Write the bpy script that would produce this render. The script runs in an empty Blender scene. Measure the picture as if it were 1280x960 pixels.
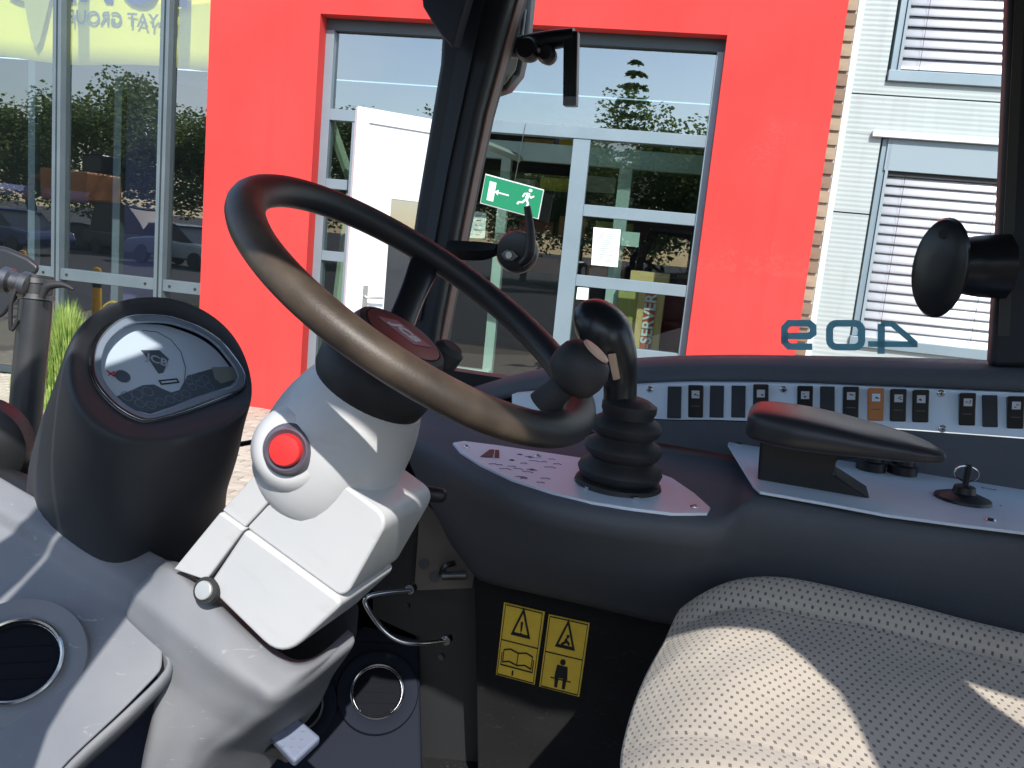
import bpy, bmesh, math, random
from mathutils import Vector, Matrix
random.seed(7)
V = Vector
sc = bpy.context.scene
# ---------------------------------------------------------------- camera
CAMZ = 1.75
FPX = 1050.0
gdir = V((-630, 6480, 1050)).normalized()          # gravity seen in camera axes (x right, y down, z forward)
cZ = -gdir
cY = (V((0, 0, 1)) - cZ * cZ.z).normalized()
cX = cY.cross(cZ)
R3 = Matrix((cX, cY, cZ))                           # camera axes -> world
EYE = V((0, 0, CAMZ))
cam_d = bpy.data.cameras.new('camera'); cam = bpy.data.objects.new('camera', cam_d)
sc.collection.objects.link(cam); sc.camera = cam
cam_d.sensor_width = 36; cam_d.lens = FPX / 1280 * 36
cam_d.clip_start = 0.02; cam_d.clip_end = 2000
rx = R3 @ V((1, 0, 0)); ry = -(R3 @ V((0, 1, 0))); rz = -(R3 @ V((0, 0, 1)))
cam.matrix_world = Matrix(((rx.x, ry.x, rz.x, 0), (rx.y, ry.y, rz.y, 0), (rx.z, ry.z, rz.z, CAMZ), (0, 0, 0, 1)))
# ---------------------------------------------------------------- world and sun
SUN = V((.134, -.731, .669)).normalized()           # towards the sun
w = bpy.data.worlds.new('World'); sc.world = w; w.use_nodes = True
nt = w.node_tree; bg = nt.nodes['Background']; sky = nt.nodes.new('ShaderNodeTexSky')
sky.sky_type = 'NISHITA'; sky.sun_disc = False
sky.sun_elevation = math.asin(SUN.z); sky.sun_rotation = math.atan2(SUN.x, SUN.y)
sky.air_density = 1.1; sky.dust_density = .6; sky.ozone_density = 1.6
tcw = nt.nodes.new('ShaderNodeTexCoord'); mpw = nt.nodes.new('ShaderNodeMapping'); mpw.inputs['Scale'].default_value = (1, 1, 2.6)
nzw = nt.nodes.new('ShaderNodeTexNoise'); nzw.inputs['Scale'].default_value = 2.2; nzw.inputs['Detail'].default_value = 7; nzw.inputs['Roughness'].default_value = .55
mrw = nt.nodes.new('ShaderNodeMapRange'); mrw.inputs[1].default_value = .5; mrw.inputs[2].default_value = .8; mrw.inputs[4].default_value = .55
mxw = nt.nodes.new('ShaderNodeMix'); mxw.data_type = 'RGBA'; mxw.inputs[7].default_value = (7.5, 7.8, 8.2, 1)
nt.links.new(tcw.outputs['Generated'], mpw.inputs[0]); nt.links.new(mpw.outputs[0], nzw.inputs['Vector']); nt.links.new(nzw.outputs['Fac'], mrw.inputs[0])
nt.links.new(mrw.outputs[0], mxw.inputs[0]); nt.links.new(sky.outputs[0], mxw.inputs[6]); nt.links.new(mxw.outputs[2], bg.inputs[0]); bg.inputs[1].default_value = 0.15
sd = bpy.data.lights.new('sun', 'SUN'); sd.energy = 3.3; sd.angle = math.radians(.5); sd.color = (1, .96, .9)
so = bpy.data.objects.new('sun', sd); sc.collection.objects.link(so)
so.rotation_euler = SUN.to_track_quat('Z', 'Y').to_euler(); so.location = (2, -10, 12)
sc.view_settings.view_transform = 'Standard'; sc.view_settings.look = 'None'
sc.view_settings.exposure = 0.75; sc.view_settings.gamma = 1
sc.render.engine = 'CYCLES'
sc.cycles.max_bounces = 9; sc.cycles.transparent_max_bounces = 24; sc.cycles.glossy_bounces = 5

# ---------------------------------------------------------------- geometry of view: rays to planes
def ray(px, py): return R3 @ V(((px - 640) / FPX, (py - 480) / FPX, 1.0))
def W(px, py, d): return EYE + ray(px, py) * d
def hit(px, py, p, n):
    r = ray(px, py); return EYE + r * ((p - EYE).dot(n) / r.dot(n))
# cab frame: F forward, L to the machine's right, U up, origin at the camera
BK = V((.948, -.32, 0)).normalized(); FW = -BK; LR = V((.32, .948, 0)).normalized(); UP = V((0, 0, 1))
def cab(F, L, U): return EYE + FW * F + LR * L + UP * U
def WL(px, py, L): return hit(px, py, EYE + LR * L, LR)
def WZ(px, py, z): return hit(px, py, EYE + UP * z, UP)
def WFw(px, py, F): return hit(px, py, EYE + FW * F, FW)
# facade frame
ya = math.radians(9.5)
FU = V((math.cos(ya), -math.sin(ya), 0)); FN = V((-math.sin(ya), -math.cos(ya), 0))
Q0 = hit(319, 511, V((0, 0, 0)), UP)
def FP(s, off, z): return Q0 + FU * s - FN * off + UP * z
def fsz(px, py, off=0):
    p = hit(px, py, Q0 - FN * off, FN) - Q0
    return p.dot(FU), p.z
# ---------------------------------------------------------------- object helpers
WLOC = {}
def tag(o, label=None, cat=None, group=None, kind=None):
    if label: o['label'] = label
    if cat: o['category'] = cat
    if group: o['group'] = group
    if kind: o['kind'] = kind
    return o
def link(o, parent, wl):
    sc.collection.objects.link(o)
    if parent: o.parent = parent; o.location = wl - WLOC[parent.name]
    else: o.location = wl
    WLOC[o.name] = wl.copy(); return o
def empty(name, loc, label, cat, group=None):
    o = bpy.data.objects.new(name, None); o.empty_display_size = .05
    link(o, None, V(loc)); return tag(o, label, cat, group)
def mesh(name, vs, fs, mat, parent=None, smooth=False, bevel=0, seg=2, sub=0, solid=0, wn=False, fix=True, uv=None):
    vs = [V(v) for v in vs]
    c = sum(vs, V((0, 0, 0))) / len(vs)
    me = bpy.data.meshes.new(name); me.from_pydata([v - c for v in vs], [], fs)
    if uv:
        ul = me.uv_layers.new(name='UVMap')
        for lp in me.loops: ul.data[lp.index].uv = uv[lp.vertex_index]
    if fix:
        bm = bmesh.new(); bm.from_mesh(me); bmesh.ops.recalc_face_normals(bm, faces=bm.faces); bm.to_mesh(me); bm.free()
    me.materials.append(mat)
    if smooth: me.polygons.foreach_set('use_smooth', [True] * len(me.polygons))
    o = bpy.data.objects.new(name, me); link(o, parent, c)
    if solid:
        m = o.modifiers.new('solid', 'SOLIDIFY'); m.thickness = solid; m.offset = 0
    if sub:
        m = o.modifiers.new('sub', 'SUBSURF'); m.levels = m.render_levels = sub
    if bevel:
        m = o.modifiers.new('bev', 'BEVEL'); m.width = bevel; m.segments = seg; m.limit_method = 'ANGLE'; m.angle_limit = math.radians(35)
        m.harden_normals = True
        me.polygons.foreach_set('use_smooth', [True] * len(me.polygons))
    return o
def inst(name, me, parent, loc, rot=None):
    o = bpy.data.objects.new(name, me); link(o, parent, V(loc))
    if rot: o.rotation_mode = 'QUATERNION'; o.rotation_quaternion = rot.to_quaternion()
    return o
def frame(x, y, z): return Matrix((x, y, z)).transposed()       # columns
def boxv(o, ax, ay, az, a, b, c):
    # box spanning a=(x0,x1) along ax etc. from origin o
    v = [o + ax * x + ay * y + az * z for z in c for y in b for x in a]
    f = [(0, 2, 3, 1), (4, 5, 7, 6), (0, 1, 5, 4), (2, 6, 7, 3), (0, 4, 6, 2), (1, 3, 7, 5)]
    return v, f
def fbox(name, s0, s1, o0, o1, z0, z1, mat, parent=None, **k):
    v, f = boxv(Q0, FU, -FN, UP, (s0, s1), (o0, o1), (z0, z1)); return mesh(name, v, f, mat, parent, **k)
def cbox(name, F0, F1, L0, L1, U0, U1, mat, parent=None, **k):
    v, f = boxv(EYE, FW, LR, UP, (F0, F1), (L0, L1), (U0, U1)); return mesh(name, v, f, mat, parent, **k)
def prism(name, pts, ext, mat, parent=None, **k):
    n = len(pts); v = [V(p) for p in pts] + [V(p) + ext for p in pts]
    f = [tuple(range(n))[::-1], tuple(range(n, 2 * n))] + [(i, (i + 1) % n, n + (i + 1) % n, n + i) for i in range(n)]
    return mesh(name, v, f, mat, parent, **k)
def perp(a):
    a = a.normalized(); t = V((0, 0, 1)) if abs(a.z) < .9 else V((1, 0, 0))
    x = a.cross(t).normalized(); return x, a.cross(x).normalized()
def lathe_vf(prof, o, axis, n=32, sx=1, xdir=None):
    a = axis.normalized()
    if xdir: x = (xdir - a * xdir.dot(a)).normalized(); y = a.cross(x)
    else: x, y = perp(a)
    vs, fs = [], []
    for r, h in prof:
        for i in range(n):
            t = 2 * math.pi * i / n
            vs.append(o + a * h + x * (r * math.cos(t) * sx) + y * (r * math.sin(t)))
    for j in range(len(prof) - 1):
        for i in range(n):
            k = (i + 1) % n
            fs.append((j * n + i, j * n + k, (j + 1) * n + k, (j + 1) * n + i))
    fs.append(tuple(range(n))[::-1]); fs.append(tuple(range((len(prof) - 1) * n, len(prof) * n)))
    return vs, fs
def lathe(name, prof, o, axis, mat, parent=None, n=32, sx=1, xdir=None, **k):
    v, f = lathe_vf(prof, o, axis, n, sx, xdir); k.setdefault('smooth', True)
    ob = mesh(name, v, f, mat, parent, **k)
    if k['smooth'] and not k.get('bevel'): sharp(ob)
    return ob
def sharp(o, ang=40):
    me = o.data; bm = bmesh.new(); bm.from_mesh(me)
    for e in bm.edges:
        if len(e.link_faces) == 2 and e.calc_face_angle(0) > math.radians(ang): e.smooth = False
    bm.to_mesh(me); bm.free()
def cr(ps, m=6):
    out = []; P = [ps[0]] + list(ps) + [ps[-1]]
    for i in range(1, len(P) - 2):
        for j in range(m):
            t = j / m; a, b, c, d = P[i - 1], P[i], P[i + 1], P[i + 2]
            out.append(.5 * ((2 * b) + (c - a) * t + (2 * a - 5 * b + 4 * c - d) * t * t + (3 * b - a - 3 * c + d) * t ** 3))
    out.append(ps[-1]); return out
def tube_vf(path, rad, n=14, up=None, sx=1):
    vs, fs = [], []; ref = up
    m = len(path)
    for i, p in enumerate(path):
        t = (path[min(i + 1, m - 1)] - path[max(i - 1, 0)]).normalized()
        if ref is None: ref = perp(t)[0]
        x = (ref - t * ref.dot(t)).normalized(); ref = x if up is None else up
        y = t.cross(x); r = rad[i] if isinstance(rad, (list, tuple)) else rad
        for k in range(n):
            a = 2 * math.pi * k / n; vs.append(p + x * (math.cos(a) * r * sx) + y * (math.sin(a) * r))
    for i in range(m - 1):
        for k in range(n):
            l = (k + 1) % n; fs.append((i * n + k, i * n + l, (i + 1) * n + l, (i + 1) * n + k))
    fs += [tuple(range(n))[::-1], tuple(range((m - 1) * n, m * n))]
    return vs, fs
def tube(name, path, rad, mat, parent=None, n=14, up=None, sx=1, curve=True, **k):
    path = [V(p) for p in path]
    if curve and len(path) > 2:
        if isinstance(rad, (list, tuple)):
            rr = cr([V((r, 0, 0)) for r in rad]); rad = [q.x for q in rr]
        path = cr(path)
    v, f = tube_vf(path, rad, n, up, sx); k.setdefault('smooth', True)
    o = mesh(name, v, f, mat, parent, **k)
    if not k.get('bevel'): sharp(o, 50)
    return o
def grid(rows, name, mat, parent=None, **k):
    n = len(rows[0]); v = [p for r in rows for p in r]
    f = [(i * n + j, i * n + j + 1, (i + 1) * n + j + 1, (i + 1) * n + j) for i in range(len(rows) - 1) for j in range(n - 1)]
    return mesh(name, v, f, mat, parent, **k)
def text_mesh(s, size, extr=.0005, mirror=False, bold=0, shear=0, space=1):
    cu = bpy.data.curves.new('lettering', 'FONT'); cu.body = s; cu.size = size; cu.extrude = extr; cu.offset = bold; cu.shear = shear
    cu.align_x = 'CENTER'; cu.align_y = 'CENTER'; cu.space_character = space; cu.resolution_u = 4
    t = bpy.data.objects.new('lettering', cu); sc.collection.objects.link(t)
    bpy.context.view_layer.update()
    me = bpy.data.meshes.new_from_object(t.evaluated_get(bpy.context.evaluated_depsgraph_get()))
    bpy.data.objects.remove(t)
    if mirror:
        me.transform(Matrix.Scale(-1, 4, V((1, 0, 0)))); me.flip_normals()
    return me
def put_text(name, s, size, loc, x, y, mat, parent=None, **k):
    me = text_mesh(s, size, **k); me.materials.clear(); me.materials.append(mat)
    x = x.normalized(); z = x.cross(y).normalized(); y = z.cross(x)
    return inst(name, me, parent, loc, frame(x, y, z))
def flat(polys, o, x, y, n, th, name, mat, parent=None, **k):
    """several flat 2-D polygons (x,y in metres) raised by th along n, one mesh"""
    vs, fs = [], []
    for P in polys:
        b = len(vs); m = len(P)
        vs += [o + x * a + y * c for a, c in P] + [o + x * a + y * c + n * th for a, c in P]
        fs += [tuple(range(b, b + m))[::-1], tuple(range(b + m, b + 2 * m))] + [(b + i, b + (i + 1) % m, b + m + (i + 1) % m, b + m + i) for i in range(m)]
    return mesh(name, vs, fs, mat, parent, **k)
def stroke(pts, wd, closed=False):
    """2-D polyline to list of quads with the given width, mitred"""
    out = []; n = len(pts); L = []
    for i in range(n):
        a = V(pts[i - 1] if (i or closed) else pts[i]); b = V(pts[i]); c = V(pts[(i + 1) % n] if (i < n - 1 or closed) else pts[i])
        d1 = (b - a); d2 = (c - b)
        if d1.length < 1e-9: d1 = d2
        if d2.length < 1e-9: d2 = d1
        d1 = d1.normalized(); d2 = d2.normalized(); t = (d1 + d2).normalized(); nn = V((-t.y, t.x))
        k = wd / 2 / max(.5, nn.dot(V((-d1.y, d1.x))))
        L.append((b + nn * k, b - nn * k))
    m = n if closed else n - 1
    for i in range(m):
        p, q = L[i], L[(i + 1) % n]; out.append([tuple(p[0]), tuple(p[1]), tuple(q[1]), tuple(q[0])])
    return out
def disc2(cx, cy, r, n=12, ry=None): return [(cx + r * math.cos(2 * math.pi * i / n), cy + (ry or r) * math.sin(2 * math.pi * i / n)) for i in range(n)]
# ---------------------------------------------------------------- materials
def M(name, col, rough=.5, metal=0, col2=None, nscale=8, bump=0, bscale=200, spec=.5, detail=4, rvar=0, coat=0, thr=None, bdist=.001):
    m = bpy.data.materials.new(name); m.use_nodes = True; t = m.node_tree; b = t.nodes['Principled BSDF']
    b.inputs['Base Color'].default_value = (*col, 1); b.inputs['Roughness'].default_value = rough; b.inputs['Metallic'].default_value = metal
    b.inputs['Specular IOR Level'].default_value = spec; b.inputs['Coat Weight'].default_value = coat
    tc = t.nodes.new('ShaderNodeTexCoord')
    if col2 or rvar:
        n = t.nodes.new('ShaderNodeTexNoise'); n.inputs['Scale'].default_value = nscale; n.inputs['Detail'].default_value = detail
        t.links.new(tc.outputs['Object'], n.inputs['Vector'])
        if col2:
            r = t.nodes.new('ShaderNodeValToRGB'); a, c = thr or (.35, .7)
            r.color_ramp.elements[0].position = a; r.color_ramp.elements[1].position = c
            r.color_ramp.elements[0].color = (*col, 1); r.color_ramp.elements[1].color = (*col2, 1)
            t.links.new(n.outputs['Fac'], r.inputs['Fac']); t.links.new(r.outputs['Color'], b.inputs['Base Color'])
        if rvar:
            mr = t.nodes.new('ShaderNodeMapRange'); mr.inputs[3].default_value = rough - rvar; mr.inputs[4].default_value = rough + rvar
            t.links.new(n.outputs['Fac'], mr.inputs[0]); t.links.new(mr.outputs[0], b.inputs['Roughness'])
    if bump:
        n2 = t.nodes.new('ShaderNodeTexNoise'); n2.inputs['Scale'].default_value = bscale; n2.inputs['Detail'].default_value = 3
        t.links.new(tc.outputs['Object'], n2.inputs['Vector'])
        bp = t.nodes.new('ShaderNodeBump'); bp.inputs['Strength'].default_value = bump; bp.inputs['Distance'].default_value = bdist
        t.links.new(n2.outputs['Fac'], bp.inputs['Height']); t.links.new(bp.outputs[0], b.inputs['Normal'])
    return m
def glass(name, refl=.08, tint=(.9, .95, .95), rough=0, ior=1.5, wob=0):
    m = bpy.data.materials.new(name); m.use_nodes = True; t = m.node_tree; t.nodes.remove(t.nodes['Principled BSDF'])
    tr = t.nodes.new('ShaderNodeBsdfTransparent'); tr.inputs[0].default_value = (*tint, 1)
    gl = t.nodes.new('ShaderNodeBsdfGlossy'); gl.inputs['Roughness'].default_value = rough
    if wob:
        tc = t.nodes.new('ShaderNodeTexCoord'); n = t.nodes.new('ShaderNodeTexNoise'); n.inputs['Scale'].default_value = 1.1; n.inputs['Detail'].default_value = 1
        bp = t.nodes.new('ShaderNodeBump'); bp.inputs['Strength'].default_value = .5; bp.inputs['Distance'].default_value = wob
        t.links.new(tc.outputs['Object'], n.inputs['Vector']); t.links.new(n.outputs['Fac'], bp.inputs['Height']); t.links.new(bp.outputs[0], gl.inputs['Normal'])
    fr = t.nodes.new('ShaderNodeFresnel'); fr.inputs[0].default_value = ior
    ad = t.nodes.new('ShaderNodeMath'); ad.operation = 'ADD'; ad.use_clamp = True; ad.inputs[1].default_value = refl
    mx = t.nodes.new('ShaderNodeMixShader')
    ge = t.nodes.new('ShaderNodeNewGeometry'); inv = t.nodes.new('ShaderNodeMath'); inv.operation = 'SUBTRACT'; inv.inputs[0].default_value = 1
    ml = t.nodes.new('ShaderNodeMath'); ml.operation = 'MULTIPLY'; t.links.new(ge.outputs['Backfacing'], inv.inputs[1])
    t.links.new(fr.outputs[0], ad.inputs[0]); t.links.new(ad.outputs[0], ml.inputs[0]); t.links.new(inv.outputs[0], ml.inputs[1]); t.links.new(ml.outputs[0], mx.inputs[0])
    t.links.new(tr.outputs[0], mx.inputs[1]); t.links.new(gl.outputs[0], mx.inputs[2])
    t.links.new(mx.outputs[0], t.nodes['Material Output'].inputs[0]); return m
m_red = M('red_render', (.70, .060, .054), .8, col2=(.60, .050, .044), nscale=1.2, bump=.15, bscale=60, spec=.2)
m_alu = M('grey_aluminium', (.22, .28, .32), .45, .3, col2=(.25, .31, .35), nscale=3)
m_aludark = M('dark_aluminium', (.07, .09, .1), .5, .2)
m_gasket = M('gasket_rubber', (.02, .02, .022), .6)
m_white = M('white_lacquer', (.72, .74, .75), .35)
m_clad = None
m_glassF = glass('facade_glass', .35, (.7, .78, .76), wob=.006)
m_glassC2 = glass('curtain_glass', .25, (.88, .92, .9), wob=.006)
m_glassD = glass('door_glass', .12, (.8, .88, .85))
m_glassC = glass('cab_glass', .0, (.97, .985, .98), ior=1.3)
m_dash = M('dash_plastic', (.095, .104, .121), .65, spec=.2, col2=(.113, .123, .141), nscale=5, bump=.5, bscale=380, rvar=.06, bdist=.0008)
m_dash2 = M('kick_panel_black', (.011, .011, .012), .75, spec=.2, col2=(.017, .016, .017), nscale=7, bump=.2, bscale=300, bdist=.0006)
m_cons = M('console_grey_plastic', (.19, .20, .22), .62, spec=.2, col2=(.235, .24, .255), nscale=9, bump=.3, bscale=600, rvar=.08, bdist=.0006)
def scuff(m, col, sc_=30, lo=.66, hi=.72, stretch=(1, 1, 4)):
    t = m.node_tree; b = t.nodes['Principled BSDF']; tc = t.nodes.new('ShaderNodeTexCoord'); mp = t.nodes.new('ShaderNodeMapping'); mp.inputs['Scale'].default_value = stretch; mp.inputs['Rotation'].default_value = (.6, .4, .3)
    n = t.nodes.new('ShaderNodeTexNoise'); n.inputs['Scale'].default_value = sc_; n.inputs['Detail'].default_value = 5; n.inputs['Distortion'].default_value = 1.5
    t.links.new(tc.outputs['Object'], mp.inputs[0]); t.links.new(mp.outputs[0], n.inputs['Vector'])
    mr = t.nodes.new('ShaderNodeMapRange'); mr.inputs[1].default_value = lo; mr.inputs[2].default_value = hi; mr.inputs[4].default_value = .6; t.links.new(n.outputs['Fac'], mr.inputs[0])
    mx = t.nodes.new('ShaderNodeMix'); mx.data_type = 'RGBA'; mx.inputs[7].default_value = (*col, 1)
    src = b.inputs['Base Color'].links[0].from_socket; t.links.new(src, mx.inputs[6]); t.links.new(mr.outputs[0], mx.inputs[0]); t.links.new(mx.outputs[2], b.inputs['Base Color'])
scuff(m_cons, (.42, .42, .42), 26, .66, .74); scuff(m_dash, (.09, .1, .12), 16, .6, .75); scuff(m_dash2, (.035, .035, .035), 40, .62, .7); scuff(m_red, (.52, .045, .04), 1.2, .5, .85, (3, 3, .4))
m_pod = M('pod_charcoal', (.036, .039, .045), .58, spec=.3, col2=(.045, .049, .057), nscale=6, bump=.25, bscale=700, bdist=.0005)
m_black = M('black_plastic', (.013, .014, .016), .45, bump=.15, bscale=500, bdist=.0005)
m_satin = M('black_satin', (.012, .013, .015), .3)
m_rubber = M('black_rubber', (.016, .016, .018), .62, col2=(.03, .03, .032), nscale=20)
m_col = M('silver_grey_plastic', (.53, .54, .55), .36, col2=(.57, .575, .58), nscale=6, rvar=.05, bump=.06, bscale=900, bdist=.0004)
m_pillar = M('pillar_paint', (.013, .016, .024), .5, bump=.15, bscale=400, bdist=.0005)
m_trim = M('pillar_edge_trim', (.2, .11, .09), .45)  # reddish base colour carries the seal's reflection of the red wall
m_plate = M('light_grey_plate', (.70, .82, .95), .38, col2=(.73, .84, .95), nscale=20)
m_chrome = M('bright_steel', (.65, .66, .68), .25, 1)
m_steel = M('worn_steel', (.2, .2, .21), .4, .9, col2=(.12, .115, .11), nscale=30, rvar=.1)
m_redbtn = M('red_plastic', (.75, .03, .03), .35)
m_orange = M('orange_plastic', (.55, .2, .06), .5)
m_tan = M('tan_plastic', (.6, .42, .3), .5)
m_yel = M('label_yellow', (.9, .62, .06), .5, col2=(.82, .56, .06), nscale=60)
m_yelp = M('machine_yellow', (.75, .45, .03), .4)
m_print = M('black_print', (.012, .012, .014), .5)
m_icon = M('white_print', (.6, .62, .65), .5)
m_green = M('sign_green', (.01, .22, .1), .4)
m_paper = M('white_paper', (.85, .86, .85), .7)
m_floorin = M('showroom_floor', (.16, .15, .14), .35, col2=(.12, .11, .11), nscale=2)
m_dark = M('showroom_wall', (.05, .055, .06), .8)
m_banner = M('banner_yellow', (.95, .86, .05), .6)
m_navy = M('banner_navy', (.06, .06, .2), .6)
m_decal = M('decal_teal', (.3, .62, .72), .5)
_t = m_decal.node_tree; _tl = _t.nodes.new('ShaderNodeBsdfTranslucent'); _tl.inputs[0].default_value = (.3, .62, .72, 1); _mx = _t.nodes.new('ShaderNodeMixShader')
_t.links.new(_t.nodes['Principled BSDF'].outputs[0], _mx.inputs[1]); _t.links.new(_tl.outputs[0], _mx.inputs[2]); _t.links.new(_mx.outputs[0], _t.nodes['Material Output'].inputs[0])
m_vent = M('vent_black', (.009, .010, .014), .8, spec=.08)
m_heat = M('heater_shade_plastic', (.016, .020, .032), .75, spec=.1, bump=.2, bscale=500, bdist=.0005)  # near-black base colour stands in for shade on the sunlit heater panel
m_aluC = M('curtain_aluminium', (.13, .17, .19), .45, .3, col2=(.16, .2, .22), nscale=3)
m_grass = M('grass_blades', (.10, .22, .03), .6, col2=(.34, .42, .10), nscale=14)
m_leaf = M('leaf', (.10, .16, .06), .6, col2=(.15, .21, .09), nscale=2)
_t = m_leaf.node_tree; _tl = _t.nodes.new('ShaderNodeBsdfTranslucent'); _tl.inputs[0].default_value = (.22, .3, .1, 1); _mx = _t.nodes.new('ShaderNodeMixShader')
_t.links.new(_t.nodes['Principled BSDF'].outputs[0], _mx.inputs[1]); _t.links.new(_tl.outputs[0], _mx.inputs[2]); _t.links.new(_mx.outputs[0], _t.nodes['Material Output'].inputs[0])
m_bark = M('bark', (.08, .06, .045), .9)
m_carpet = M('floor_mat', (.008, .008, .009), .8, col2=(.12, .12, .12), nscale=160, thr=(.6, .78), bump=.5, bscale=300)
m_beige = M('beige_primer', (.2, .17, .14), .6, col2=(.16, .13, .11), nscale=12)
m_hubpad = M('hub_badge_brown', (.05, .028, .028), .38)
m_dial = M('dial_silver', (.80, .86, .93), .4)
m_dialdk = M('dial_grey', (.12, .15, .18), .4)
m_lens = glass('dial_lens', .03, (.93, .95, .97), .02)
m_asph = M('asphalt', (.06, .06, .062), .9, col2=(.045, .045, .048), nscale=3, bump=.4, bscale=90, bdist=.004)
m_pave = [M('paver_beige', (.48, .43, .34), .85, col2=(.38, .33, .26), nscale=14, bump=.5, bscale=120, bdist=.002), M('paver_sand', (.54, .49, .4), .85, col2=(.42, .38, .3), nscale=18, bump=.5, bscale=120, bdist=.002)]
m_joint = M('sand_joint', (.24, .21, .16), .95)
m_brick = [M('brick_brown', (.26, .19, .13), .85, col2=(.2, .14, .1), nscale=12, bump=.4, bscale=90, bdist=.003), M('brick_buff', (.4, .32, .22), .85, col2=(.3, .24, .17), nscale=12, bump=.4, bscale=90, bdist=.003)]
m_mortar = M('mortar', (.5, .47, .42), .9)
m_slat = M('slat_aluminium', (.82, .81, .85), .32, .25)
m_box = M('blind_box_grey', (.27, .33, .37), .6)
m_purple = M('showroom_blue_wall', (.12, .12, .26), .8)
m_cream = M('mirror_housing', (.5, .47, .36), .5)
def clad_mat():
    m = M('ribbed_white_cladding', (.4, .43, .425), .5); t = m.node_tree; b = t.nodes['Principled BSDF']
    tc = t.nodes.new('ShaderNodeTexCoord'); wv = t.nodes.new('ShaderNodeTexWave'); wv.bands_direction = 'Z'; wv.inputs['Scale'].default_value = 8
    wv.inputs['Distortion'].default_value = .6; wv.inputs['Detail Scale'].default_value = 2
    n = t.nodes.new('ShaderNodeTexNoise'); n.inputs['Scale'].default_value = 1.3
    t.links.new(tc.outputs['Object'], n.inputs['Vector'])
    r = t.nodes.new('ShaderNodeValToRGB'); r.color_ramp.elements[0].color = (.37, .42, .415, 1); r.color_ramp.elements[1].color = (.44, .47, .462, 1)
    t.links.new(n.outputs['Fac'], r.inputs['Fac']); t.links.new(r.outputs[0], b.inputs['Base Color'])
    bp = t.nodes.new('ShaderNodeBump'); bp.inputs['Strength'].default_value = .25; bp.inputs['Distance'].default_value = .006
    t.links.new(tc.outputs['Object'], wv.inputs['Vector']); t.links.new(wv.outputs['Fac'], bp.inputs['Height']); t.links.new(bp.outputs[0], b.inputs['Normal'])
    return m
m_clad = clad_mat(); scuff(m_col, (.40, .385, .36), 9, .56, .85, (1, 1, 2)); scuff(m_clad, (.33, .35, .34), 1.5, .5, .8, (3, 3, .4))
def rim_mat():
    m = M('worn_wheel_rim', (.03, .027, .026), .48); t = m.node_tree; b = t.nodes['Principled BSDF']
    tc = t.nodes.new('ShaderNodeTexCoord'); n = t.nodes.new('ShaderNodeTexNoise'); n.inputs['Scale'].default_value = 22; n.inputs['Detail'].default_value = 6
    t.links.new(tc.outputs['Object'], n.inputs['Vector'])
    r = t.nodes.new('ShaderNodeValToRGB'); e = r.color_ramp.elements; e[0].position = .3; e[1].position = .72
    e[0].color = (.034, .025, .019, 1); e[1].color = (.095, .07, .05, 1)
    t.links.new(n.outputs['Fac'], r.inputs['Fac'])
    # worn on the side nearest the door, wear colour bounded by the sunlit stretch
    at = t.nodes.new('ShaderNodeAttribute'); at.attribute_name = 'wear'
    n3 = t.nodes.new('ShaderNodeMath'); n3.operation = 'MULTIPLY_ADD'; n3.inputs[1].default_value = .5; 
    t.links.new(n.outputs['Fac'], n3.inputs[0]); t.links.new(at.outputs['Fac'], n3.inputs[2])
    mr = t.nodes.new('ShaderNodeMapRange'); mr.inputs[1].default_value = .55; mr.inputs[2].default_value = .95
    t.links.new(n3.outputs[0], mr.inputs[0])
    mx = t.nodes.new('ShaderNodeMix'); mx.data_type = 'RGBA'; mx.inputs[6].default_value = (.016, .017, .02, 1)
    t.links.new(mr.outputs[0], mx.inputs[0]); t.links.new(r.outputs[0], mx.inputs[7]); t.links.new(mx.outputs[2], b.inputs['Base Color'])
    n2 = t.nodes.new('ShaderNodeTexNoise'); n2.inputs['Scale'].default_value = 500
    t.links.new(tc.outputs['Object'], n2.inputs['Vector'])
    bp = t.nodes.new('ShaderNodeBump'); bp.inputs['Strength'].default_value = .35; bp.inputs['Distance'].default_value = .0006
    t.links.new(n2.outputs['Fac'], bp.inputs['Height']); t.links.new(bp.outputs[0], b.inputs['Normal'])
    return m
m_rim = rim_mat()
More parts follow.
